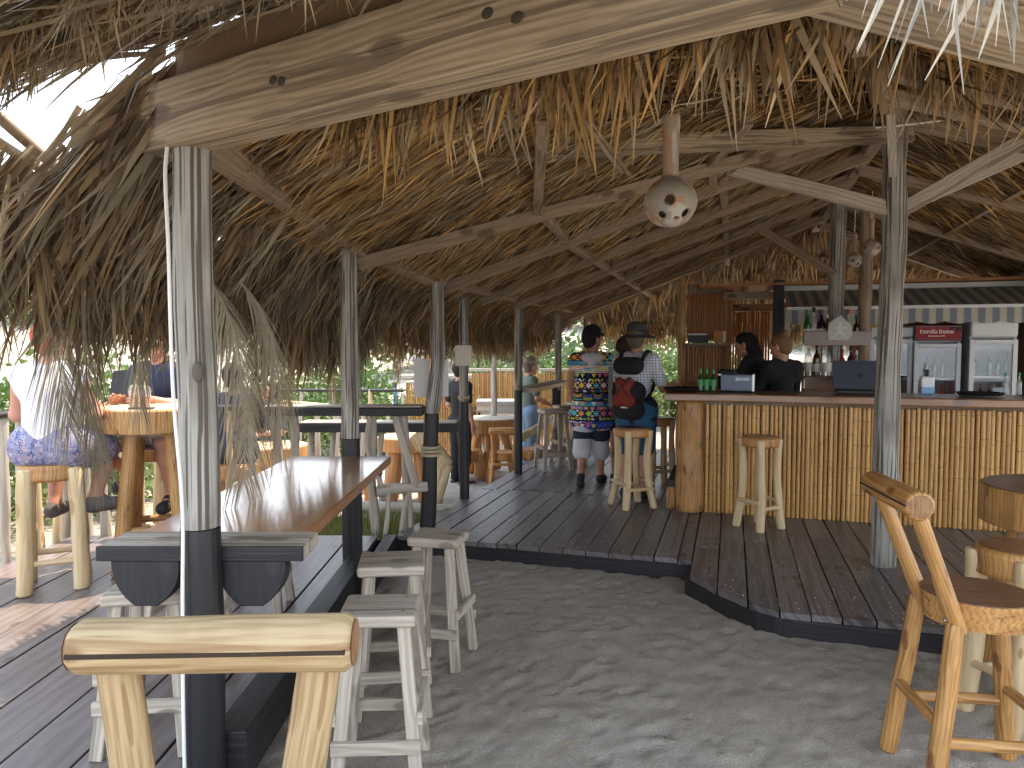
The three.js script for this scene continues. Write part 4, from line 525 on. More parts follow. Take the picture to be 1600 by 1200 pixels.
{ const t = thing('soap_bottle', 'white pump bottle half full of blue liquid on the bar', 'bottle', BP(1.99, onBar, 0.2), TH); part('body', bx(0.11, 0.16, 0.07, 0, 0.08, 0, 0.018), new THREE.MeshPhysicalMaterial({ color: new THREE.Color().setRGB(0.75, 0.78, 0.8), roughness: 0.35 }), t); part('blue_liquid', bx(0.112, 0.08, 0.072, 0, 0.04, 0, 0.016), std(0.22, 0.42, 0.68, 0.35), t); part('pump', [cyl(0.012, 0.018, 0.05, 0, 0.185, 0, 12), bx(0.05, 0.01, 0.015, -0.015, 0.215, 0)], M.darkMetal, t); }
for (const [a, l] of [[2.4, 'round dark tray lying on the bar in front of the lettered fridge'], [-0.12, 'dark tray at the corner of the bar']]) { const t = solo('serving_tray', l, 'tray', new THREE.LatheGeometry([[0.0001, 0], [0.16, 0], [0.18, 0.02], [0.183, 0.02], [0.162, -0.004], [0.0001, -0.004]].map(([x, y]) => new THREE.Vector2(x, y)), 30), M.rubber); t.position.set(...BP(a, onBar + 0.006, 0.2)); }
for (const [a, l] of [[2.62, 'small water bottle on the bar before the white-topped fridge'], [2.72, 'small water bottle on the bar nearest the kiosk side panel']]) bottle(a, onBar, 0.3, 'clear', 'green', l, false, 0.6, null);
{ const t = thing('receipt_printer', 'grey receipt printer on the bamboo cabinet', 'printer', BP(-0.06, 1.595, 2.34), TH); part('body', bx(0.24, 0.09, 0.2, 0, 0.045, 0, 0.01), M.darkMetal, t); part('cover', bx(0.23, 0.025, 0.18, -0.01, 0.105, 0, 0.008), M.white, t); const b = thing('paper_box', 'brown box beside the receipt printer', 'box', BP(0.2, 1.595, 2.34), TH); part('carton', bx(0.15, 0.15, 0.15, 0, 0.075, 0), M.ply, b); part('printed_side', bx(0.03, 0.13, 0.152, 0.05, 0.075, 0, 0.002), labWhite, b); }
// gourd lamps with cut holes
function gourdGeo(r, neckL, holes) { const out = []; const R = [[0.0001, -r * 0.92], [r * 0.4, -r * 0.86], [r * 0.75, -r * 0.62], [r * 0.97, -r * 0.2], [r, 0.1 * r], [r * 0.88, r * 0.45], [r * 0.6, r * 0.75], [r * 0.36, r * 0.95], [r * 0.3, r * 1.2], [r * 0.3, r + neckL * 0.6], [r * 0.34, r + neckL * 0.9], [r * 0.26, r + neckL], [0.0001, r + neckL]]; const c = new THREE.SplineCurve(R.map(([x, y]) => new THREE.Vector2(x, y))); const P = c.getPoints(44).map((p) => new THREE.Vector2(Math.max(0.0001, p.x), p.y)); const I = c.getPoints(44).filter((p) => p.y < r * 0.7).map((p) => new THREE.Vector2(Math.max(0.0001, p.x - 0.006), p.y * 0.95)); const shell = new THREE.LatheGeometry(P, 36); let b = new Brush(shell); b.updateMatrixWorld(); const ev = new Evaluator(); ev.attributes = ['position', 'normal', 'uv']; const cav = new Brush(new THREE.SphereGeometry(r * 0.88, 24, 18)); cav.updateMatrixWorld(); b = ev.evaluate(b, cav, SUBTRACTION); for (const [th, y, s] of holes) { const h = new Brush(new THREE.SphereGeometry(r * s, 16, 12).translate(Math.sin(th) * r * Math.sqrt(Math.max(0.05, 1 - y * y)), y * r, Math.cos(th) * r * Math.sqrt(Math.max(0.05, 1 - y * y)))); h.updateMatrixWorld(); b = ev.evaluate(b, h, SUBTRACTION); } return b.geometry; }
M.gourd = (() => new THREE.MeshPhysicalMaterial({ map: dtex(256, 256, (u, v) => { const a = fbm(u * 6, v * 6, 91, 6, 6, 5), b = fbm(u * 14, v * 14, 95, 14, 14, 4); let c = mix3([0.36, 0.33, 0.27], [0.23, 0.19, 0.14], a); c = mix3(c, [0.4, 0.18, 0.08], sstep(0.52, 0.62, b) * 0.65); return mix3(c, [0.48, 0.46, 0.41], sstep(0.58, 0.68, a) * 0.7); }), roughness: 0.7 }))();
{ const hs = [[-0.35, -0.05, 0.24], [0.5, -0.55, 0.22], [-0.75, -0.62, 0.2], [1.4, -0.2, 0.22], [-1.6, -0.1, 0.22], [3, 0, 0.24], [0.05, -0.75, 0.14]]; const g = gourdGeo(0.118, 0.27, hs);
  const mk = (label, p, s, turn) => { const t = thing('gourd_lamp', label, 'lamp', p, turn); part('gourd', g, M.gourd, t).scale.setScalar(s); part('cord', tube([[0, 0.38 * s, 0], [0.004, 0.5 * s, 0], [0, 0.75 * s, 0]], 0.003, 8, 5), M.plastic, t); return t; };
  mk('large hollow gourd lamp with round holes hanging under the thatch', [0.71, 2.2, -3.25], 1, 0.1); mk('small gourd lamp hanging lower of the pair over the bar', BP(1.42, 2.36, 0.5), 0.62, 1.0); mk('small gourd lamp hanging higher of the pair beside the tall white post', BP(1.53, 2.44, 0.3), 0.68, 2.0); }
// cables and notices
solo('white_cable', 'white cable running down the front post and taped near the bottom', 'cable', tube([[-1.16, 2.23, -2.45], [-1.162, 2.15, -2.435], [-1.155, 1.9, -2.428], [-1.152, 1.4, -2.43], [-1.128, 1.0, -2.425], [-1.135, 0.7, -2.425], [-1.14, 0.3, -2.42], [-1.14, -0.1, -2.42]], 0.0065, 60, 8), M.plastic);
solo('light_cable', 'looped white cable along the beam at the top of the tall post', 'cable', tube([[0.3, 2.93, -4.2], [1.2, 2.96, -4.5], [2.2, 3.0, -4.85], [2.75, 3.03, -4.8], [3.0, 3.06, -4.75], [2.85, 3.02, -4.74], [3.1, 3.1, -4.72], [3.7, 3.12, -4.6]], 0.007, 80, 6), M.plastic);
{ const t = thing('notice', 'cream paper notice with lines of print on the thin post', 'notice', [-0.49, 1.46, -7.222], 0.05); const m = canvasMat(128, 160, (x, w, h) => { x.fillStyle = '#d9d2c4'; x.fillRect(0, 0, w, h); x.fillStyle = '#8b8378'; for (let r = 0; r < 6; r++) { let px = 10 + (r % 2) * 6; while (px < 112) { const l = 5 + ((r * 7 + px) % 4); x.fillRect(px, 16 + r * 23, l, 11); px += l + 3 + ((px + r) % 5 === 0 ? 7 : 0); } } }); part('paper', bx(0.165, 0.205, 0.004, 0, 0, 0, 0), m, t); }
{ const t = thing('white_sheets', 'pair of white paper sheets hung on the crooked rope-tied post', 'paper'); part('sheet', bx(0.14, 0.33, 0.004, -0.78, 1.28, -6.2, 0), M.white, t); part('sheet', bx(0.1, 0.32, 0.004, -0.6, 1.28, -6.19, 0), M.white, t); }
{ const t = thing('plastic_cup', 'plastic cup of brown iced coffee with a straw', 'cup', [-2.6, 1.133, -4.93]); const cup = new THREE.LatheGeometry([[0.0001, 0], [0.03, 0], [0.042, 0.12], [0.044, 0.12], [0.032, -0.001]].map(([a, b]) => new THREE.Vector2(a, b)), 20); const clearP = new THREE.MeshPhysicalMaterial({ color: 0xffffff, roughness: 0.1, transmission: 0.9, thickness: 0 }); part('cup_wall', cup, clearP, t); part('drink', cyl(0.029, 0.038, 0.085, 0, 0.044, 0), std(0.45, 0.2, 0.07, 0.4), t); part('dome_lid', new THREE.SphereGeometry(0.043, 18, 8, 0, 6.29, 0, 1.6).translate(0, 0.12, 0), clearP, t); part('straw', tube([[0, 0.03, 0], [0.01, 0.2, 0], [0.03, 0.23, 0]], 0.004, 10, 6), std(0.75, 0.6, 0.12, 0.5), t);
  const c = copyOf(t, 'plastic cup of orange and red drink with a straw', [-2.5, 1.133, -4.86], 0.5); c.children.find((m) => m.name === 'drink').material = std(0.75, 0.22, 0.07, 0.4); solo('phone', 'dark phone lying beside the iced drinks', 'phone', bx(0.15, 0.01, 0.08, -2.48, 1.142, -4.78, 0.004), M.rubber); }
{ const t = thing('water_bottle', 'small clear water bottle on the driftwood counter', 'bottle', [-1.0, 1.05, -6.15]); part('body', bg, bCol.blue, t).scale.setScalar(0.55); const c = part('cap', capG, caps.blue, t); c.position.y = 0.165; c.scale.setScalar(0.7); }
{ const t = thing('grill', 'smoking metal grill on legs in front of the bamboo fence', 'grill', [-0.2, -0.35, -12.4]); part('drum', new THREE.CylinderGeometry(0.28, 0.28, 0.8, 24, 1, false, 0, Math.PI).rotateZ(Math.PI / 2).rotateX(Math.PI).translate(0, 0.95, 0), M.steel, t); part('rack', bx(0.82, 0.02, 0.56, 0, 0.96, 0), M.steel, t); for (const [a, b] of [[-1, -1], [1, -1], [-1, 1], [1, 1]]) part('leg', bx(0.04, 0.8, 0.04, a * 0.36, 0.4, b * 0.2), M.darkMetal, t); }
{ const t = thing('bamboo_counter', 'outdoor bamboo counter with a grey plank top behind the crooked post', 'counter', [-0.35, -0.35, -11.6], 0.05); for (let x = -1.35; x < -0.4; x += 0.04) { const m = part('bamboo_cane', canesShort[0].g, rnd() < 0.5 ? redCane : caneMats[3], t); m.position.set(x, 0, rr(-0.01, 0.01)); m.rotation.y = rr(0, 6); m.scale.y = 1.1; } part('counter_top', bx(1.15, 0.08, 0.4, -0.88, 1.4, -0.1, 0.01), M.grey, t); }
{ const t = thing('bamboo_fence', 'weathered bamboo screen fence behind the grill', 'fence', [0.4, -0.4, -13.6], -0.05); for (let x = -1.4; x < 2.2; x += 0.045) { const m = part('bamboo_cane', canesShort[1].g, rnd() < 0.6 ? caneMats[3] : redCane, t); m.position.set(x, 0, rr(-0.02, 0.02)); m.rotation.y = rr(0, 6); m.scale.set(1.2, rr(1.18, 1.26), 1.2); } part('cap_rail', bx(3.7, 0.05, 0.07, 0.4, 1.5, 0), M.grey, t); }
// ---------- people ----------
// smooth union of tapered capsules, meshed with surface nets. cap: [a, ra, b, rb, flatten z]
function sdfGeo(caps, cell, kk = 0.03) {
  let lo = [1e9, 1e9, 1e9], hi = [-1e9, -1e9, -1e9]; for (const [a, ra, b, rb] of caps) for (let i = 0; i < 3; i++) { lo[i] = Math.min(lo[i], a[i] - ra, b[i] - rb); hi[i] = Math.max(hi[i], a[i] + ra, b[i] + rb); }
  lo = lo.map((v) => v - 3 * cell); const n = hi.map((v, i) => Math.ceil((v - lo[i]) / cell) + 4); const F = new Float32Array(n[0] * n[1] * n[2]).fill(0.2); const id = (i, j, k) => i + n[0] * (j + n[1] * k);
  for (const [a, ra, b, rb, fz = 1] of caps) {
    const m = kk + 2.5 * cell, r = Math.max(ra, rb); const s = [0, 1, 2].map((i) => Math.max(0, Math.floor((Math.min(a[i], b[i]) - r - m - lo[i]) / cell))), e = [0, 1, 2].map((i) => Math.min(n[i] - 1, Math.ceil((Math.max(a[i], b[i]) + r + m - lo[i]) / cell)));
    const d = [b[0] - a[0], b[1] - a[1], (b[2] - a[2]) * fz], L2 = d[0] * d[0] + d[1] * d[1] + d[2] * d[2] + 1e-9;
    for (let k = s[2]; k <= e[2]; k++) for (let j = s[1]; j <= e[1]; j++) for (let i = s[0]; i <= e[0]; i++) { const x = lo[0] + i * cell - a[0], y = lo[1] + j * cell - a[1], z = (lo[2] + k * cell - a[2]) * fz; const t = clamp((x * d[0] + y * d[1] + z * d[2]) / L2, 0, 1); const q = Math.hypot(x - d[0] * t, y - d[1] * t, z - d[2] * t) - (ra + (rb - ra) * t); const o = id(i, j, k), f = F[o]; const h = Math.max(kk - Math.abs(f - q), 0) / kk; F[o] = Math.min(f, q) - h * h * kk * 0.25; }
  }
  const P = [], N = [], ix = [], vid = new Int32Array(F.length).fill(-1); const C = [[0, 0, 0], [1, 0, 0], [0, 1, 0], [1, 1, 0], [0, 0, 1], [1, 0, 1], [0, 1, 1], [1, 1, 1]], E = [[0, 1], [2, 3], [4, 5], [6, 7], [0, 2], [1, 3], [4, 6], [5, 7], [0, 4], [1, 5], [2, 6], [3, 7]];
  const v = new Float32Array(8);
  for (let k = 0; k < n[2] - 1; k++) for (let j = 0; j < n[1] - 1; j++) for (let i = 0; i < n[0] - 1; i++) { let neg = 0; for (let c = 0; c < 8; c++) { v[c] = F[id(i + C[c][0], j + C[c][1], k + C[c][2])]; if (v[c] < 0) neg++; } if (neg === 0 || neg === 8) continue; let x = 0, y = 0, z = 0, q = 0; for (const [a, b] of E) if ((v[a] < 0) !== (v[b] < 0)) { const t = v[a] / (v[a] - v[b]); x += C[a][0] + (C[b][0] - C[a][0]) * t; y += C[a][1] + (C[b][1] - C[a][1]) * t; z += C[a][2] + (C[b][2] - C[a][2]) * t; q++; } vid[id(i, j, k)] = P.length / 3; P.push(lo[0] + (i + x / q) * cell, lo[1] + (j + y / q) * cell, lo[2] + (k + z / q) * cell); N.push(v[1] + v[3] + v[5] + v[7] - v[0] - v[2] - v[4] - v[6], v[2] + v[3] + v[6] + v[7] - v[0] - v[1] - v[4] - v[5], v[4] + v[5] + v[6] + v[7] - v[0] - v[1] - v[2] - v[3]); }
  const quad = (a, b, c, d, flip) => { if (a < 0 || b < 0 || c < 0 || d < 0) return; flip ? ix.push(a, c, b, b, c, d) : ix.push(a, b, c, b, d, c); };
  for (let k = 1; k < n[2] - 1; k++) for (let j = 1; j < n[1] - 1; j++) for (let i = 1; i < n[0] - 1; i++) { const f = F[id(i, j, k)] < 0; if (f !== F[id(i + 1, j, k)] < 0) quad(vid[id(i, j - 1, k - 1)], vid[id(i, j, k - 1)], vid[id(i, j - 1, k)], vid[id(i, j, k)], !f); if (f !== F[id(i, j + 1, k)] < 0) quad(vid[id(i - 1, j, k - 1)], vid[id(i, j, k - 1)], vid[id(i - 1, j, k)], vid[id(i, j, k)], f); if (f !== F[id(i, j, k + 1)] < 0) quad(vid[id(i - 1, j - 1, k)], vid[id(i, j - 1, k)], vid[id(i - 1, j, k)], vid[id(i, j, k)], !f); }
  const g = new THREE.BufferGeometry(); g.setAttribute('position', new THREE.Float32BufferAttribute(P, 3)); g.setAttribute('normal', new THREE.Float32BufferAttribute(N, 3)); g.setAttribute('uv', new THREE.Float32BufferAttribute(P.length / 3 * 2, 2)); g.normalizeNormals(); const uv = g.attributes.uv; for (let i = 0; i < uv.count; i++) uv.setXY(i, P[i * 3] + (Math.abs(N[i * 3]) > Math.abs(N[i * 3 + 2]) * 1.5 ? P[i * 3 + 2] : 0), P[i * 3 + 1]); g.setIndex(ix); return g;
}
const lerpA = (a, b, t) => a.map((v, i) => v + (b[i] - v) * t);
// five-fingered hand: wrist, pointing direction, thumb direction, curl
function handCaps(w, dir, thumb, curl) {
  const D = V(...dir).normalize(), T = V(...thumb).addScaledVector(D, -V(...thumb).dot(D)).normalize(), Nn = D.clone().cross(T); const at = (d, t, n) => { const p = V(...w).addScaledVector(D, d).addScaledVector(T, t).addScaledVector(Nn, n); return [p.x, p.y, p.z]; }; const c = [];
  for (const t of [-0.026, -0.009, 0.009, 0.026]) c.push([at(0.01, t * 0.75, 0), 0.015, at(0.085, t, 0), 0.012]);
  [[-0.03, 0.055], [-0.01, 0.072], [0.01, 0.078], [0.03, 0.07]].forEach(([t, L]) => { const b1 = at(0.09, t, 0), m = at(0.09 + L * 0.5 * Math.cos(curl * 0.5), t * 1.05, L * 0.5 * Math.sin(curl * 0.5)), e = at(0.09 + L * (0.5 * Math.cos(curl * 0.5) + 0.45 * Math.cos(curl * 1.5)), t * 1.08, L * (0.5 * Math.sin(curl * 0.5) + 0.45 * Math.sin(curl * 1.5))); c.push([b1, 0.0095, m, 0.0088], [m, 0.0088, e, 0.0075]); });
  const t0 = at(0.025, 0.025, 0), t1 = at(0.06, 0.052, 0.012), t2 = at(0.09, 0.06, 0.025); c.push([t0, 0.013, t1, 0.0105], [t1, 0.0105, t2, 0.009]); return c;
}
// joints default: standing, facing -z
const J0 = () => ({ pel: [0, 0.95, 0], che: [0, 1.27, 0], nek: [0, 1.46, 0.01], head: [0, 1.62, -0.02], face: [0, 0, -1], hL: [-0.09, 0.9, 0], hR: [0.09, 0.9, 0], kL: [-0.1, 0.49, -0.01], kR: [0.1, 0.49, -0.01], aL: [-0.1, 0.08, 0.02], aR: [0.1, 0.08, 0.02], tL: [-0.12, 0.03, -0.14], tR: [0.12, 0.03, -0.14], sL: [-0.18, 1.41, 0.01], sR: [0.18, 1.41, 0.01], eL: [-0.24, 1.13, 0.03], eR: [0.24, 1.13, 0.03], wL: [-0.25, 0.88, -0.04], wR: [0.25, 0.88, -0.04], dL: [0, -1, -0.15], dR: [0, -1, -0.15], uL: [0.1, 0, -1], uR: [-0.1, 0, -1], cL: 0.5, cR: 0.5 });
const skinMat = (r, g, b) => std(r, g, b, 0.55, { sheen: 0.1 });
function person(label, pos, turn, pose, o) {
  const t = thing('person', label, 'person', pos, turn); t.scale.setScalar(o.s ?? 1); const j = { ...J0(), ...pose }; const gth = o.girth ?? 1;
  const hd = V(...j.head), f = V(...j.face).normalize(), rt = f.clone().cross(V(0, 1, 0)).normalize(), up = rt.clone().cross(f); const hp = (x, y, z) => { const p = hd.clone().addScaledVector(rt, x).addScaledVector(up, y).addScaledVector(f, z); return [p.x, p.y, p.z]; };
  const torso = (e) => [[lerpA(j.hL, j.pel, 0.2), 0.105 * gth + e, lerpA(j.hR, j.pel, 0.2), 0.105 * gth + e, 1.1], [j.pel, 0.125 * gth + e, lerpA(j.pel, j.che, 0.55), 0.115 * gth + e, 1.15], [lerpA(j.pel, j.che, 0.55), 0.118 * gth + e, j.che, 0.13 * gth + e, 1.2], [lerpA(j.che, j.sL, 0.55), 0.105 + e, lerpA(j.che, j.sR, 0.55), 0.105 + e, 1.2], [j.sL, 0.055 + e, j.sR, 0.055 + e], [lerpA(j.sL, j.nek, 0.5), 0.05 + e, lerpA(j.sR, j.nek, 0.5), 0.05 + e]];
  const arm = (s, e, f0 = 0, f1 = 2) => { const S = j['s' + s], E = j['e' + s], W = j['w' + s]; const c = []; const a = lerpA(S, E, Math.min(1, f0)), b = lerpA(S, E, Math.min(1, f1)); c.push([a, 0.05 + e, b, 0.05 - 0.01 * Math.min(1, f1) + e]); if (f1 > 1) { const m = lerpA(E, W, 0.35); c.push([E, 0.04 + e, lerpA(m, m, 0), 0.041 + e], [m, 0.041 + e, lerpA(E, W, f1 - 1), 0.027 + e]); } return c; };
  const leg = (s, e, f1 = 2) => { const H = j['h' + s], K = j['k' + s], A = j['a' + s]; const c = [[H, 0.088 * gth + e, lerpA(H, K, Math.min(1, f1)), 0.088 * gth + (0.056 - 0.088 * gth) * Math.min(1, f1) + e]]; if (f1 > 1) { const m = lerpA(K, A, 0.32); c.push([K, 0.055 + e, m, 0.058 + e], [m, 0.058 + e, lerpA(K, A, f1 - 1), 0.037 + e]); } return c; };
  const body = [...torso(0), ...arm('L', 0), ...arm('R', 0), ...leg('L', 0), ...leg('R', 0), [j.nek, 0.056, lerpA(j.nek, j.head, 0.6), 0.052]]; for (const s of ['L', 'R']) body.push([j['a' + s], 0.04, j['t' + s], 0.032], [[j['a' + s][0], j['t' + s][1] + 0.01, j['a' + s][2] + 0.03], 0.035, j['t' + s], 0.03]);
  const head = [[hp(0, 0.035, 0.015), 0.092, hp(0, 0.03, -0.025), 0.094], [hp(0, -0.04, 0.035), 0.066, hp(0, 0, 0.02), 0.08], [hp(0, -0.085, 0.062), 0.034, hp(0, -0.05, 0.05), 0.055], [hp(0, 0.005, 0.1), 0.011, hp(0, -0.028, 0.118), 0.0145], [hp(-0.02, -0.062, 0.098), 0.008, hp(0.02, -0.062, 0.098), 0.008], [j.nek, 0.054, hp(0, -0.05, -0.01), 0.055]]; for (const s of [-1, 1]) head.push([hp(s * 0.087, 0.02, -0.01), 0.017, hp(s * 0.085, -0.022, 0), 0.012], [hp(s * 0.03, 0.032, 0.094), 0.014, hp(s * 0.042, 0.032, 0.088), 0.012]);
  const geos = [sdfGeo(body, 0.0125, 0.035), sdfGeo(head, 0.006, 0.014)]; for (const s of ['L', 'R']) geos.push(sdfGeo([[lerpA(j['e' + s], j['w' + s], 0.8), 0.03, j['w' + s], 0.026], ...handCaps(j['w' + s], j['d' + s], j['u' + s], j['c' + s])], 0.004, 0.008));
  part('body', geos, o.skin ?? skinMat(0.5, 0.27, 0.18), t);
  for (const s of [-1, 1]) part('eye', new THREE.SphereGeometry(0.0115, 10, 8).translate(...hp(s * 0.034, 0.026, 0.0965)), std(0.03, 0.02, 0.015, 0.2), t);
  if (o.shirt) part(o.shirtName ?? 'shirt', sdfGeo([...torso(0.016).slice(o.crop ? 1 : 0), ...(o.sleeve ? [...arm('L', 0.02, 0, o.sleeve), ...arm('R', 0.02, 0, o.sleeve)] : []), ...(o.extra ?? [])], 0.0115, 0.03), o.shirt, t);
  if (o.shorts) part(o.shortsName ?? 'shorts', sdfGeo([[lerpA(j.hL, j.pel, 0.1), 0.118 * gth + 0.016, lerpA(j.hR, j.pel, 0.1), 0.118 * gth + 0.016, 1.1], [j.pel, 0.125 * gth + 0.014, lerpA(j.pel, j.che, 0.2), 0.118 * gth + 0.012, 1.12], ...leg('L', o.loose ?? 0.028, o.shortLen ?? 0.85), ...leg('R', o.loose ?? 0.028, o.shortLen ?? 0.85), ...(o.shortsExtra ?? [])], 0.0115, 0.03), o.shorts, t);
  if (o.hair) part('hair', sdfGeo([[hp(0, 0.05, -0.005), 0.1, hp(0, 0.035, -0.035), 0.1], ...(o.longHair ? [[hp(0, 0.02, -0.05), 0.09, hp(0, -0.12, -0.06), 0.075], [hp(0, -0.1, -0.06), 0.075, hp(0, -0.2, -0.05), 0.05]] : [[hp(0, 0.0, -0.045), 0.083, hp(0, -0.03, -0.045), 0.07]]), ...(o.bun ? [[hp(0, 0.12, -0.08), 0.045, hp(0, 0.13, -0.09), 0.04]] : [])], 0.008, 0.02), o.hair, t);
  if (o.shoes) for (const s of ['L', 'R']) { const a = j['a' + s], q = j['t' + s]; part('shoe', sdfGeo([[[a[0], q[1] + 0.012, a[2] + 0.035], 0.046, q, 0.041], [[a[0], a[1] - 0.03, a[2] + 0.02], 0.046, q, 0.04], [a, 0.045, lerpA(a, q, 0.3), 0.045]], 0.008, 0.02), o.shoes, t); }
  t.userData.hp = undefined; delete t.userData.hp; return { t, hp, j };
}
seed(50);
const ponchoMat = (() => { const cols = ['#e77bb0', '#62c7cf', '#f2a65a', '#f5f0e6', '#4f6fd0', '#c9e265', '#f0d34a', '#2b2f8f']; return canvasMat(512, 512, (x, w, h) => {
  x.fillStyle = '#15131a'; x.fillRect(0, 0, w, h); let y = 0, row = 0; const R = () => rnd();
  while (y < h) { const bh = [34, 22, 46, 28, 52][row % 5]; const kind = row % 5; x.fillStyle = R() < 0.5 ? ['#d9699f', '#4fb0b8', '#efe8dc', '#3a56b0'][Math.floor(R() * 4)] : '#15131a'; x.fillRect(0, y + 2, w, bh - 4); if (kind === 0) { for (let i = 0; i < 14; i++) { x.fillStyle = cols[Math.floor(R() * 8)]; x.beginPath(); x.moveTo(i * 37, y + 3); x.lineTo(i * 37 + 32, y + 3); x.lineTo(i * 37 + 16, y + bh - 3); x.fill(); } } else if (kind === 1) { for (let i = 0; i < 26; i++) { x.fillStyle = cols[Math.floor(R() * 8)]; x.save(); x.transform(1, 0, i % 2 ? 0.5 : -0.5, 1, i * 20 + (i % 2 ? 0 : 10), y + 2); x.fillRect(0, 0, 14, bh - 4); x.restore(); } } else if (kind === 2) { for (let i = 0; i < 11; i++) { const cx = i * 48 + 24; x.fillStyle = cols[Math.floor(R() * 8)]; x.beginPath(); x.moveTo(cx, y + 2); x.lineTo(cx + 21, y + bh / 2); x.lineTo(cx, y + bh - 2); x.lineTo(cx - 21, y + bh / 2); x.fill(); x.fillStyle = cols[Math.floor(R() * 8)]; x.fillRect(cx + 14, y + 3, 18, 9); x.fillRect(cx + 14, y + bh - 12, 18, 9); } } else if (kind === 3) { for (let i = 0; i < 20; i++) { x.fillStyle = cols[Math.floor(R() * 8)]; x.fillRect(i * 26, y + 3 + (i % 3) * 2, 20, 6); x.fillRect(i * 26 + 4, y + 14, 20, 6); } } else { for (let i = 0; i < 8; i++) { const cx = i * 66; for (let s = 0; s < 4; s++) { x.strokeStyle = cols[Math.floor(R() * 8)]; x.lineWidth = 6; x.beginPath(); x.moveTo(cx, y + 4 + s * 12); x.lineTo(cx + 30, y + 16 + s * 9); x.lineTo(cx + 60, y + 4 + s * 12); x.stroke(); } } } y += bh; row++; }
}, { repeat: true, rough: 0.9 }); })();
ponchoMat.map.repeat.set(1.15, 1.15); ponchoMat.map.offset.set(0.37, 0.2);
const plaid = canvasMat(128, 128, (x, w, h) => { x.fillStyle = '#d6d8de'; x.fillRect(0, 0, w, h); x.strokeStyle = '#454c66'; x.lineWidth = 4; for (let i = 0; i < 4; i++) { x.beginPath(); x.moveTo(i * 32 + 8, 0); x.lineTo(i * 32 + 8, h); x.moveTo(0, i * 32 + 8); x.lineTo(w, i * 32 + 8); x.stroke(); } }, { repeat: true, rough: 0.9 }); plaid.map.repeat.set(9, 9);
const floral = canvasMat(256, 256, (x, w, h) => { x.fillStyle = '#8b87a0'; x.fillRect(0, 0, w, h); for (let i = 0; i < 170; i++) { x.strokeStyle = ['#3f4f86', '#56629a', '#c4a3a0', '#2f3a68', '#b5b4c8'][i % 5]; x.lineWidth = 4; x.beginPath(); x.arc(rnd() * w, rnd() * h, 4 + rnd() * 9, rnd() * 6, rnd() * 6 + 4); x.stroke(); } }, { repeat: true, rough: 0.9 }); floral.map.repeat.set(4, 4);
const cloth = (r, g, b) => std(r, g, b, 0.9); const tan = skinMat(0.42, 0.22, 0.14), ruddy = skinMat(0.52, 0.25, 0.17);
// man in the printed poncho walking away
{ const { t, hp } = person('man walking in a brightly patterned sleeveless poncho and black cap', [0.9, 0, -8.05], -0.1, { kL: [-0.1, 0.49, 0.03], aL: [-0.12, 0.14, 0.22], tL: [-0.13, 0.03, 0.1], aR: [0.1, 0.08, -0.06], tR: [0.14, 0.03, -0.22], kR: [0.1, 0.49, -0.05], face: [0.75, -0.05, -0.65], wR: [0.29, 0.86, -0.06], eR: [0.27, 1.12, 0.04], wL: [-0.22, 0.92, -0.14], eL: [-0.24, 1.14, 0] }, { skin: tan, hair: cloth(0.015, 0.012, 0.01), shorts: cloth(0.6, 0.62, 0.66), shortLen: 1.02, loose: 0.042, shoes: M.rubber, shirt: ponchoMat, shirtName: 'poncho', sleeve: 0.25, extra: [[[0, 1.2, 0], 0.2, [0, 0.82, 0.01], 0.225, 1.12], [[-0.12, 0.76, 0.01], 0.15, [0.12, 0.76, 0.01], 0.15, 1.1], [[-0.2, 1.36, 0], 0.08, [0.2, 1.36, 0], 0.08]] });
  part('shorts_stripe', sdfGeo([[[-0.1, 0.57, 0.02], 0.112, [-0.1, 0.55, 0.025], 0.112], [[0.1, 0.57, -0.03], 0.112, [0.1, 0.55, -0.035], 0.112]], 0.009, 0.02), cloth(0.02, 0.025, 0.05), t);
  part('hood', sdfGeo([[[-0.07, 1.43, 0.1], 0.05, [0.07, 1.43, 0.1], 0.05], [[0, 1.34, 0.13], 0.045, [0, 1.42, 0.1], 0.06]], 0.009, 0.03), cloth(0.6, 0.6, 0.62), t);
  part('cap', sdfGeo([[hp(0, 0.085, 0.0), 0.1, hp(0, 0.075, -0.02), 0.102], [hp(-0.05, 0.07, 0.12), 0.014, hp(0.05, 0.07, 0.12), 0.014], [hp(0, 0.075, 0.08), 0.05, hp(0, 0.07, 0.14), 0.014]], 0.007, 0.02), cloth(0.012, 0.012, 0.014), t); }
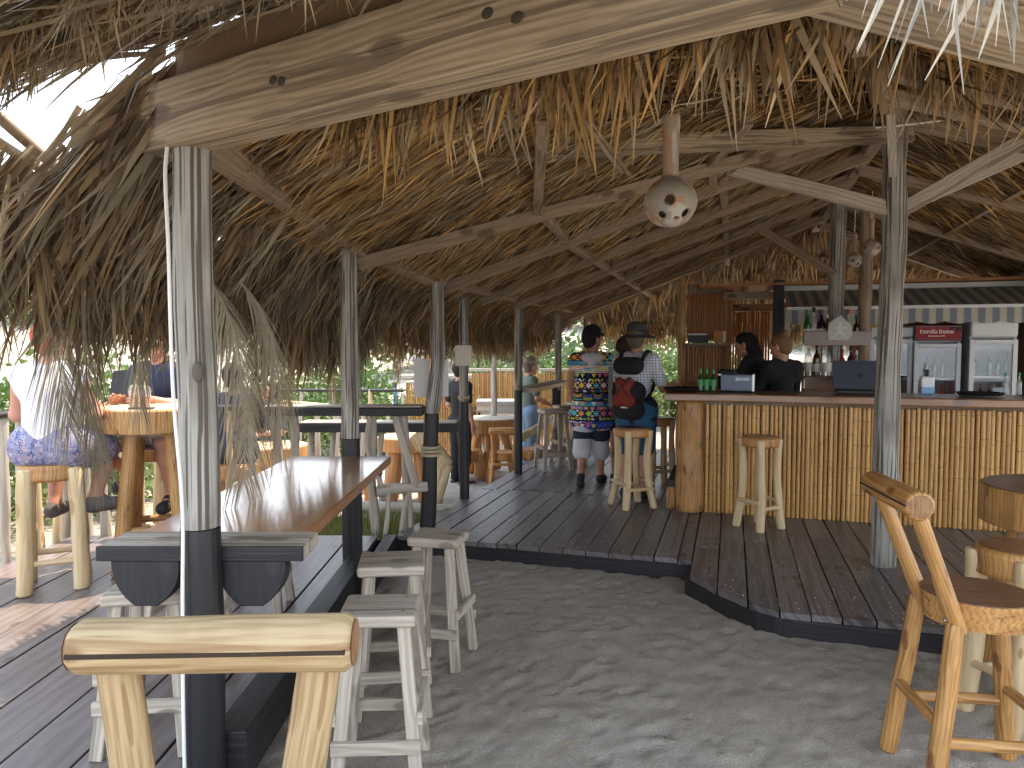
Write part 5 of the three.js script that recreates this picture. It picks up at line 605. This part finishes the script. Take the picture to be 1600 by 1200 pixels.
// man with hat and backpack at the bar corner
{ const { t, hp } = person('man in a checked shirt and wide hat wearing a black and red backpack', [1.27, 0, -7.32], -0.55, { wR: [0.3, 1.14, -0.36], eR: [0.27, 1.13, -0.06], dR: [-0.2, 0, -1], uR: [-1, 0.3, 0], wL: [-0.16, 1.08, -0.36], eL: [-0.24, 1.12, -0.05], dL: [0, 0, -1], uL: [1, 0.3, 0] }, { skin: ruddy, hair: cloth(0.12, 0.09, 0.06), shirt: plaid, sleeve: 0.75, shorts: cloth(0.025, 0.1, 0.19), shortLen: 0.92, loose: 0.04, shoes: M.rubber, s: 1.0, girth: 1.1 });
  part('hat', new THREE.LatheGeometry([[0.0001, 0.13], [0.06, 0.128], [0.098, 0.1], [0.108, 0.02], [0.115, 0.0], [0.185, -0.03], [0.188, -0.036], [0.11, -0.008]].map(([a, b]) => new THREE.Vector2(a, b)), 32).translate(...hp(0, 0.055, -0.005)), new THREE.MeshPhysicalMaterial({ color: new THREE.Color().setRGB(0.06, 0.058, 0.06), roughness: 0.9, side: THREE.DoubleSide }), t); part('hat_band', cyl(0.112, 0.106, 0.03, ...hp(0, 0.085, -0.005), 32), cloth(0.02, 0.02, 0.022), t);
  const bp = part('backpack', sdfGeo([[[-0.07, 1.36, 0.21], 0.09, [0.07, 1.36, 0.21], 0.09, 1], [[-0.08, 1.1, 0.23], 0.11, [0.08, 1.1, 0.23], 0.11], [[-0.07, 0.92, 0.2], 0.1, [0.07, 0.92, 0.2], 0.1]], 0.011, 0.05), M.blackCloth, t); part('red_pocket', sdfGeo([[[-0.05, 1.2, 0.31], 0.05, [0.05, 1.02, 0.32], 0.07], [[0.05, 1.2, 0.31], 0.05, [-0.05, 1.02, 0.32], 0.07]], 0.009, 0.03), cloth(0.2, 0.03, 0.02), bp); part('grey_panel', bx(0.05, 0.4, 0.02, -0.14, 1.15, 0.32, 0.01), cloth(0.13, 0.13, 0.14), bp); part('strap', tube([[-0.12, 1.42, 0.14], [-0.13, 1.5, 0.03], [-0.13, 1.42, -0.13], [-0.14, 1.2, -0.16], [-0.15, 1.0, 0.1]], 0.022, 24, 6), M.blackCloth, t); part('strap', tube([[0.12, 1.42, 0.14], [0.13, 1.5, 0.03], [0.13, 1.42, -0.13], [0.14, 1.2, -0.16], [0.15, 1.0, 0.1]], 0.022, 24, 6), M.blackCloth, t); for (const a of [0.5, -0.5]) part('cord', tube([[-0.08 * Math.sign(a), 1.25, 0.35], [0.06 * Math.sign(a), 1.08, 0.385]], 0.006, 8, 5), M.rubber, bp); part('waist_band', sdfGeo([[[-0.1, 0.93, 0], 0.13, [0.1, 0.93, 0], 0.13, 1.05], [[-0.1, 0.84, 0], 0.127, [0.1, 0.84, 0], 0.127, 1.05]], 0.012, 0.03), cloth(0.015, 0.02, 0.045), t); part('light_strip', bx(0.08, 0.015, 0.006, 0, 0.95, 0.305, 0.002), M.plastic, bp); }
person('woman in a grey top half hidden behind the man with the backpack', [1.28, 0, -8.2], -0.2, {}, { s: 0.94, skin: tan, hair: cloth(0.06, 0.035, 0.02), longHair: false, shirt: cloth(0.42, 0.41, 0.42), sleeve: 0.6, shorts: M.blackCloth, shortLen: 0.5, shoes: M.rubber });
{ const { t, hp } = person('man in a grey-green shirt, cap and jeans beside the grill', [0.28, -0.4, -11.3], -1.2, { wR: [0.3, 1.02, -0.28], eR: [0.27, 1.14, -0.02], dR: [0.1, -0.5, -1], wL: [-0.26, 0.9, -0.12] }, { skin: ruddy, hair: cloth(0.2, 0.16, 0.12), shirt: cloth(0.14, 0.18, 0.15), sleeve: 0.7, shorts: cloth(0.2, 0.29, 0.42), shortsName: 'jeans', shortLen: 1.95, loose: 0.025, shoes: M.rubber }); part('cap', sdfGeo([[hp(0, 0.08, 0.0), 0.1, hp(0, 0.07, -0.02), 0.1], [hp(0, 0.07, 0.08), 0.05, hp(0, 0.06, 0.14), 0.014]], 0.007, 0.02), cloth(0.35, 0.33, 0.28), t); }
person('person in black standing behind the post with the notice', [-0.72, -0.4, -9.9], -0.9, { wL: [-0.2, 1.05, -0.25] }, { skin: tan, hair: cloth(0.02, 0.015, 0.012), shirt: M.blackCloth, sleeve: 0.7, shorts: M.blackCloth, shortLen: 1.9, shoes: M.rubber });
// bar staff
person('dark-haired bartender in black bending over behind the bar', BP(0.62, 0, 1.25), TH + 1.3, { head: [0, 1.56, -0.14], nek: [0, 1.43, -0.08], che: [0, 1.25, -0.03], sL: [-0.18, 1.38, -0.06], sR: [0.18, 1.38, -0.06], eL: [-0.25, 1.14, -0.2], eR: [0.25, 1.14, -0.2], wL: [-0.15, 1.1, -0.42], wR: [0.15, 1.1, -0.42], face: [0, -0.4, -1] }, { skin: tan, hair: cloth(0.008, 0.007, 0.007), longHair: true, shirt: M.blackCloth, sleeve: 1.5, shorts: M.blackCloth, shortLen: 1.9, shoes: M.rubber });
person('blonde bartender in black with her hair in a bun behind the bar', BP(0.83, 0, 0.95), TH + 0.6, { wL: [-0.12, 1.08, -0.35], eL: [-0.25, 1.13, -0.1], wR: [0.12, 1.08, -0.35], eR: [0.25, 1.13, -0.1], face: [-0.5, -0.35, -1] }, { s: 0.95, skin: ruddy, hair: cloth(0.2, 0.11, 0.05), bun: true, shirt: M.blackCloth, sleeve: 0.8, shorts: M.blackCloth, shortLen: 1.9, shoes: M.rubber });
// seated people; hips on the stool top
function sit(h, o = {}) { const d = h - 0.83; const y = (v) => v + d; const k = o.spread ?? 0.16; return { pel: [0, y(0.95), 0], che: [0, y(1.25), -0.02], nek: [0, y(1.44), -0.02], head: [0, y(1.6), -0.05], hL: [-0.09, y(0.92), -0.02], hR: [0.09, y(0.92), -0.02], kL: [-k, y(0.9), -0.42], kR: [k, y(0.9), -0.42], aL: [-k * 0.9, y(0.48), -0.3], aR: [k * 0.9, y(0.48), -0.3], tL: [-k, y(0.43), -0.46], tR: [k, y(0.43), -0.46], sL: [-0.18, y(1.38), -0.02], sR: [0.18, y(1.38), -0.02], eL: [-0.24, y(1.12), -0.08], eR: [0.24, y(1.12), -0.08], wL: [-0.16, y(1.12), -0.34], wR: [0.16, y(1.12), -0.34], dL: [0.2, 0, -1], dR: [-0.2, 0, -1], uL: [0.6, 0.8, 0], uR: [-0.6, 0.8, 0], ...(o.over ? o.over(y) : {}) }; }
{ const { t } = person('woman with red hair in a white top and floral skirt sitting on a stool', [-2.97, 0, -4.58], 0.1, sit(0.82, { over: (y) => ({ aR: [0.2, y(0.55), -0.12], tR: [0.3, y(0.5), -0.24], kR: [0.2, y(0.86), -0.38] }) }), { skin: ruddy, hair: cloth(0.42, 0.06, 0.025), shirt: cloth(0.66, 0.63, 0.64), shorts: floral, shortsName: 'skirt', shortLen: 0.7, loose: 0.06, girth: 1.18, shoes: cloth(0.12, 0.11, 0.1) }); }
{ const { t } = person('man in a navy shirt and grey shorts looking at a tablet across the high table', [-2.72, 0, -5.55], Math.PI - 0.15, sit(0.8, { spread: 0.3, over: (y) => ({ wL: [-0.1, y(1.2), -0.3], wR: [0.1, y(1.2), -0.3], face: [0, -0.35, -1], kR: [0.34, y(0.86), -0.36], aR: [0.2, y(0.6), -0.1], tR: [0.24, y(0.52), -0.22] }) }), { skin: ruddy, hair: cloth(0.1, 0.07, 0.05), shirt: cloth(0.018, 0.025, 0.06), sleeve: 0.8, shorts: cloth(0.3, 0.27, 0.27), shortLen: 0.8, loose: 0.035, shoes: M.rubber }); const tb = solo('tablet', 'dark tablet held up by the man in the navy shirt', 'tablet', bx(0.26, 0.18, 0.012, 0, 0, 0, 0.004), M.rubber); tb.position.set(-2.77, 1.3, -5.16); tb.rotation.set(-0.35, -0.15, 0); }
person('person in a navy shirt sitting on a log stool behind the front post', [-2.55, -0.3, -6.55], 0.4, sit(0.79), { skin: tan, hair: cloth(0.03, 0.02, 0.015), shirt: cloth(0.02, 0.03, 0.07), sleeve: 0.8, shorts: cloth(0.05, 0.05, 0.06), shoes: M.rubber });
logStool('orange log stool under the person in charcoal', [-3.0, -0.35, -8.95], 0.2, 0.55, 0.19, 0.16, [M.orange, M.orange], 0.05, 0.02, 0);
person('person in a charcoal shirt sitting behind the low slab table', [-3.0, -0.35, -8.95], Math.PI - 0.5, sit(0.56, { over: (y) => ({ wR: [0.05, y(1.18), -0.36] }) }), { skin: tan, hair: cloth(0.03, 0.02, 0.015), shirt: cloth(0.07, 0.07, 0.075), sleeve: 0.8, shorts: cloth(0.03, 0.03, 0.035), shoes: M.rubber });
// ---------- surroundings ----------
seed(60);
{ // grass by the left deck
  const P = [], ix = []; for (let i = 0; i < 5; i++) { const b = P.length / 3, x = rr(-0.02, 0.02), z = rr(-0.02, 0.02), h = rr(0.08, 0.2), lx = rr(-0.08, 0.08), lz = rr(-0.08, 0.08); P.push(x - 0.003, 0, z, x + 0.003, 0, z, x + lx * 0.5 - 0.002, h * 0.6, z + lz * 0.5, x + lx * 0.5 + 0.002, h * 0.6, z + lz * 0.5, x + lx, h, z + lz); ix.push(b, b + 1, b + 2, b + 1, b + 3, b + 2, b + 2, b + 3, b + 4); }
  const g = new THREE.BufferGeometry(); g.setAttribute('position', new THREE.Float32BufferAttribute(P, 3)); g.setIndex(ix); g.computeVertexNormals(); const n = 1500; const m = new THREE.InstancedMesh(g, leafMat(0.14, 0.2, 0.05, 0.3), n); m.name = 'grass'; m.userData = { kind: 'stuff', label: 'dry green grass between the deck and the driftwood counters', category: 'grass' }; const q = new THREE.Matrix4(), c = new THREE.Color(); for (let i = 0; i < n; i++) { const x = rr(-2.6, -0.75), z = rr(-6.9, -5.9); q.makeRotationY(rr(0, 6.28)).scale(V(1, rr(0.5, 1.2), 1)); q.setPosition(x, groundH(x, z), z); m.setMatrixAt(i, q); const k = rr(0.6, 1.5); m.setColorAt(i, rnd() < 0.35 ? c.setRGB(2.2 * k, 1.3 * k, 1.2 * k) : c.setRGB(k, k, k)); } scene.add(m); }
// shrubs
function shrubGeo(sd, R, n) { seed(sd); const P = [], ix = []; const clumps = Array.from({ length: 16 }, () => { const a = rr(0, 6.28), e = rr(-0.1, 1.3), r = R * rr(0.35, 0.8); return V(Math.cos(a) * Math.cos(e) * r, Math.sin(e) * r * 0.8 + R * 0.45, Math.sin(a) * Math.cos(e) * r); }); for (let i = 0; i < n; i++) { const c = clumps[i % 16], d = V(rr(-1, 1), rr(-1, 1), rr(-1, 1)).normalize().multiplyScalar(R * rr(0.15, 0.42)); const p = c.clone().add(d); const u = d.clone().normalize().add(V(rr(-0.7, 0.7), rr(-0.4, 0.8), rr(-0.7, 0.7))).normalize(), w = u.clone().cross(V(rr(-1, 1), rr(-1, 1), rr(-1, 1))).normalize(); const L = R * rr(0.05, 0.095), W = L * 0.42; const b = P.length / 3; const q = [p, p.clone().addScaledVector(u, L * 0.5).addScaledVector(w, W), p.clone().addScaledVector(u, L), p.clone().addScaledVector(u, L * 0.5).addScaledVector(w, -W)]; for (const k of q) P.push(k.x, k.y, k.z); ix.push(b, b + 1, b + 2, b, b + 2, b + 3); } const g = new THREE.BufferGeometry(); g.setAttribute('position', new THREE.Float32BufferAttribute(P, 3)); g.setIndex(ix); g.computeVertexNormals(); return g; }
const shrubs = [shrubGeo(1, 1, 3200), shrubGeo(2, 1, 3200), shrubGeo(3, 1, 3000)]; const shrubMats = [leafMat(0.1, 0.17, 0.035, 0.35), leafMat(0.14, 0.2, 0.05, 0.35), leafMat(0.07, 0.12, 0.04, 0.3)];
seed(61); const where = ['behind the thin dark-railed fence', 'on the slope behind the bamboo fence', 'on the left slope behind the deck', 'on the far hillside'];
function shrub(x, z, s, k, place, sy = 1) { const t = thing('shrub', `rounded ${['mid', 'light', 'dark'][k]} green leafy shrub ${where[place]}`, 'shrub', [x, groundH(x, z) - 0.1, z], rr(0, 6), `shrubs ${where[place]}`); const f = part('foliage', shrubs[Math.floor(rnd() * 3)], shrubMats[k], t); f.scale.set(s, s * sy, s); part('stem', log([0, 0, 0], [0.05, s * 0.6, 0], 0.05 * s, 0.03 * s), M.drift, t); }
for (const [x, z, s, k] of [[-4.4, -12.3, 0.95, 1], [-3.4, -12.6, 0.9, 0], [-2.6, -12.4, 0.85, 1], [-1.9, -12.8, 0.9, 1], [-3.0, -14.5, 1.3, 0], [-1.2, -14.4, 1.2, 2], [-4.8, -14.8, 1.5, 1]]) shrub(x, z, s, k, 0);
for (const [x, z, s, k] of [[0.0, -15.5, 1.3, 1], [1.2, -16, 1.4, 0], [2.4, -15.2, 1.1, 1], [3.4, -16.5, 1.5, 0], [4.6, -17, 1.5, 1], [0.6, -19, 2.0, 2]]) shrub(x, z, s, k, 1);
for (const [x, z, s, k] of [[-6.2, -7.6, 1.2, 1], [-7.4, -9, 1.5, 0], [-5.6, -9.6, 1.1, 1], [-8.8, -7, 1.5, 2], [-6.8, -12, 1.7, 1], [-9.5, -11, 2, 0]]) shrub(x, z, s, k, 2);
for (let i = 0; i < 34; i++) shrub(rr(-30, 26), rr(-52, -22), rr(1.8, 3.4), i % 3, 3, 0.75);
// small thatch parasol beyond the left railing
{ const t = thing('thatch_parasol', 'sunlit palm thatch parasol beyond the left railing', 'parasol', [-5.4, -0.5, -6.9]); part('pole', log([0, 0, 0], [0, 3.4, 0], 0.06, 0.05), M.post, t); part('frame', new THREE.ConeGeometry(1.6, 0.7, 24, 1, true).translate(0, 3.2, 0), new THREE.MeshStandardMaterial({ color: new THREE.Color().setRGB(0.3, 0.22, 0.13), side: THREE.DoubleSide }), t); const list = []; for (let i = 0; i < 700; i++) { const a = rr(0, 6.283), r = Math.sqrt(rnd()) * 1.6; const p = V(Math.cos(a) * r, 3.57 - r * 0.44, Math.sin(a) * r); const y = V(-Math.cos(a) * 0.85, 0.5, -Math.sin(a) * 0.85).normalize(), x = y.clone().cross(V(0, 1, 0)).normalize(), z = x.clone().cross(y); list.push(new THREE.Matrix4().makeBasis(x, y, z).scale(V(1, rr(0.8, 1.2), 1)).setPosition(p)); } const m = new THREE.InstancedMesh(tufts[0], tuftMats[1], list.length); m.name = 'thatch'; m.userData.kind = 'stuff'; const c = new THREE.Color(); list.forEach((q, i) => { m.setMatrixAt(i, q); m.setColorAt(i, c.setRGB(...tone(palGrey))); }); t.add(m); }
{ const t = thing('rear_post', 'slim grey driftwood pole beside the grill', 'post', [-0.33, -0.4, -10.9]); part('pole', log([0, 0, 0], [0.03, 2.6, 0], 0.05, 0.04, { wob: 0.3, bend: 0.04 }), M.drift, t); }
{ const t = thing('wood_post', 'orange-brown pole among the shrubs', 'post', [-1.4, -0.4, -12.0]); part('pole', log([0, 0, 0], [0, 2.8, 0], 0.055, 0.05, { wob: 0.15 }), M.orange, t); part('branch', log([0, 1.9, 0], [0.35, 1.4, 0.05], 0.02, 0.015, { wob: 0.2 }), M.drift, t); }

// bits of straw and tracked sand
seed(66);
function scatter(name, label, n, geo, mat, place) { const m = new THREE.InstancedMesh(geo, mat, n); m.name = name; m.userData = { kind: 'stuff', label, category: name.split('_')[0] }; m.receiveShadow = m.castShadow = true; const q = new THREE.Matrix4(), e = new THREE.Euler(), c = new THREE.Color(); for (let i = 0; i < n; i++) { const [x, y, z] = place(); e.set(rr(-0.1, 0.1), rr(0, 6.28), rr(-0.1, 0.1)); q.makeRotationFromEuler(e); const s = rr(0.5, 1.3); q.scale(V(s, s, s)); q.setPosition(x, y, z); m.setMatrixAt(i, q); const k = rr(0.7, 1.2); m.setColorAt(i, c.setRGB(k, k, k)); } scene.add(m); }
scatter('sand_specks', 'pale sand grains tracked onto the bar deck', 900, new THREE.IcosahedronGeometry(0.0045, 0).scale(1, 0.45, 1), std(0.6, 0.55, 0.47, 0.9), () => { const r = rnd(), a = r < 0.6 ? rr(0.15, 2.6) : rr(-2.1, 0.1), f = frontK(a) + 0.03; const p = BP(a, 0.004, f + Math.pow(rnd(), 1.6) * 1.7); return p; });
scatter('straw_litter', 'scattered bits of fallen thatch on the sand', 130, new THREE.BoxGeometry(0.06, 0.0015, 0.004), std(0.42, 0.32, 0.19, 0.85), () => { const x = rr(-0.9, 2.6), z = rr(-5.2, -2.2); return [x, groundH(x, z) + 0.003, z]; });
renderer.render(scene, camera);
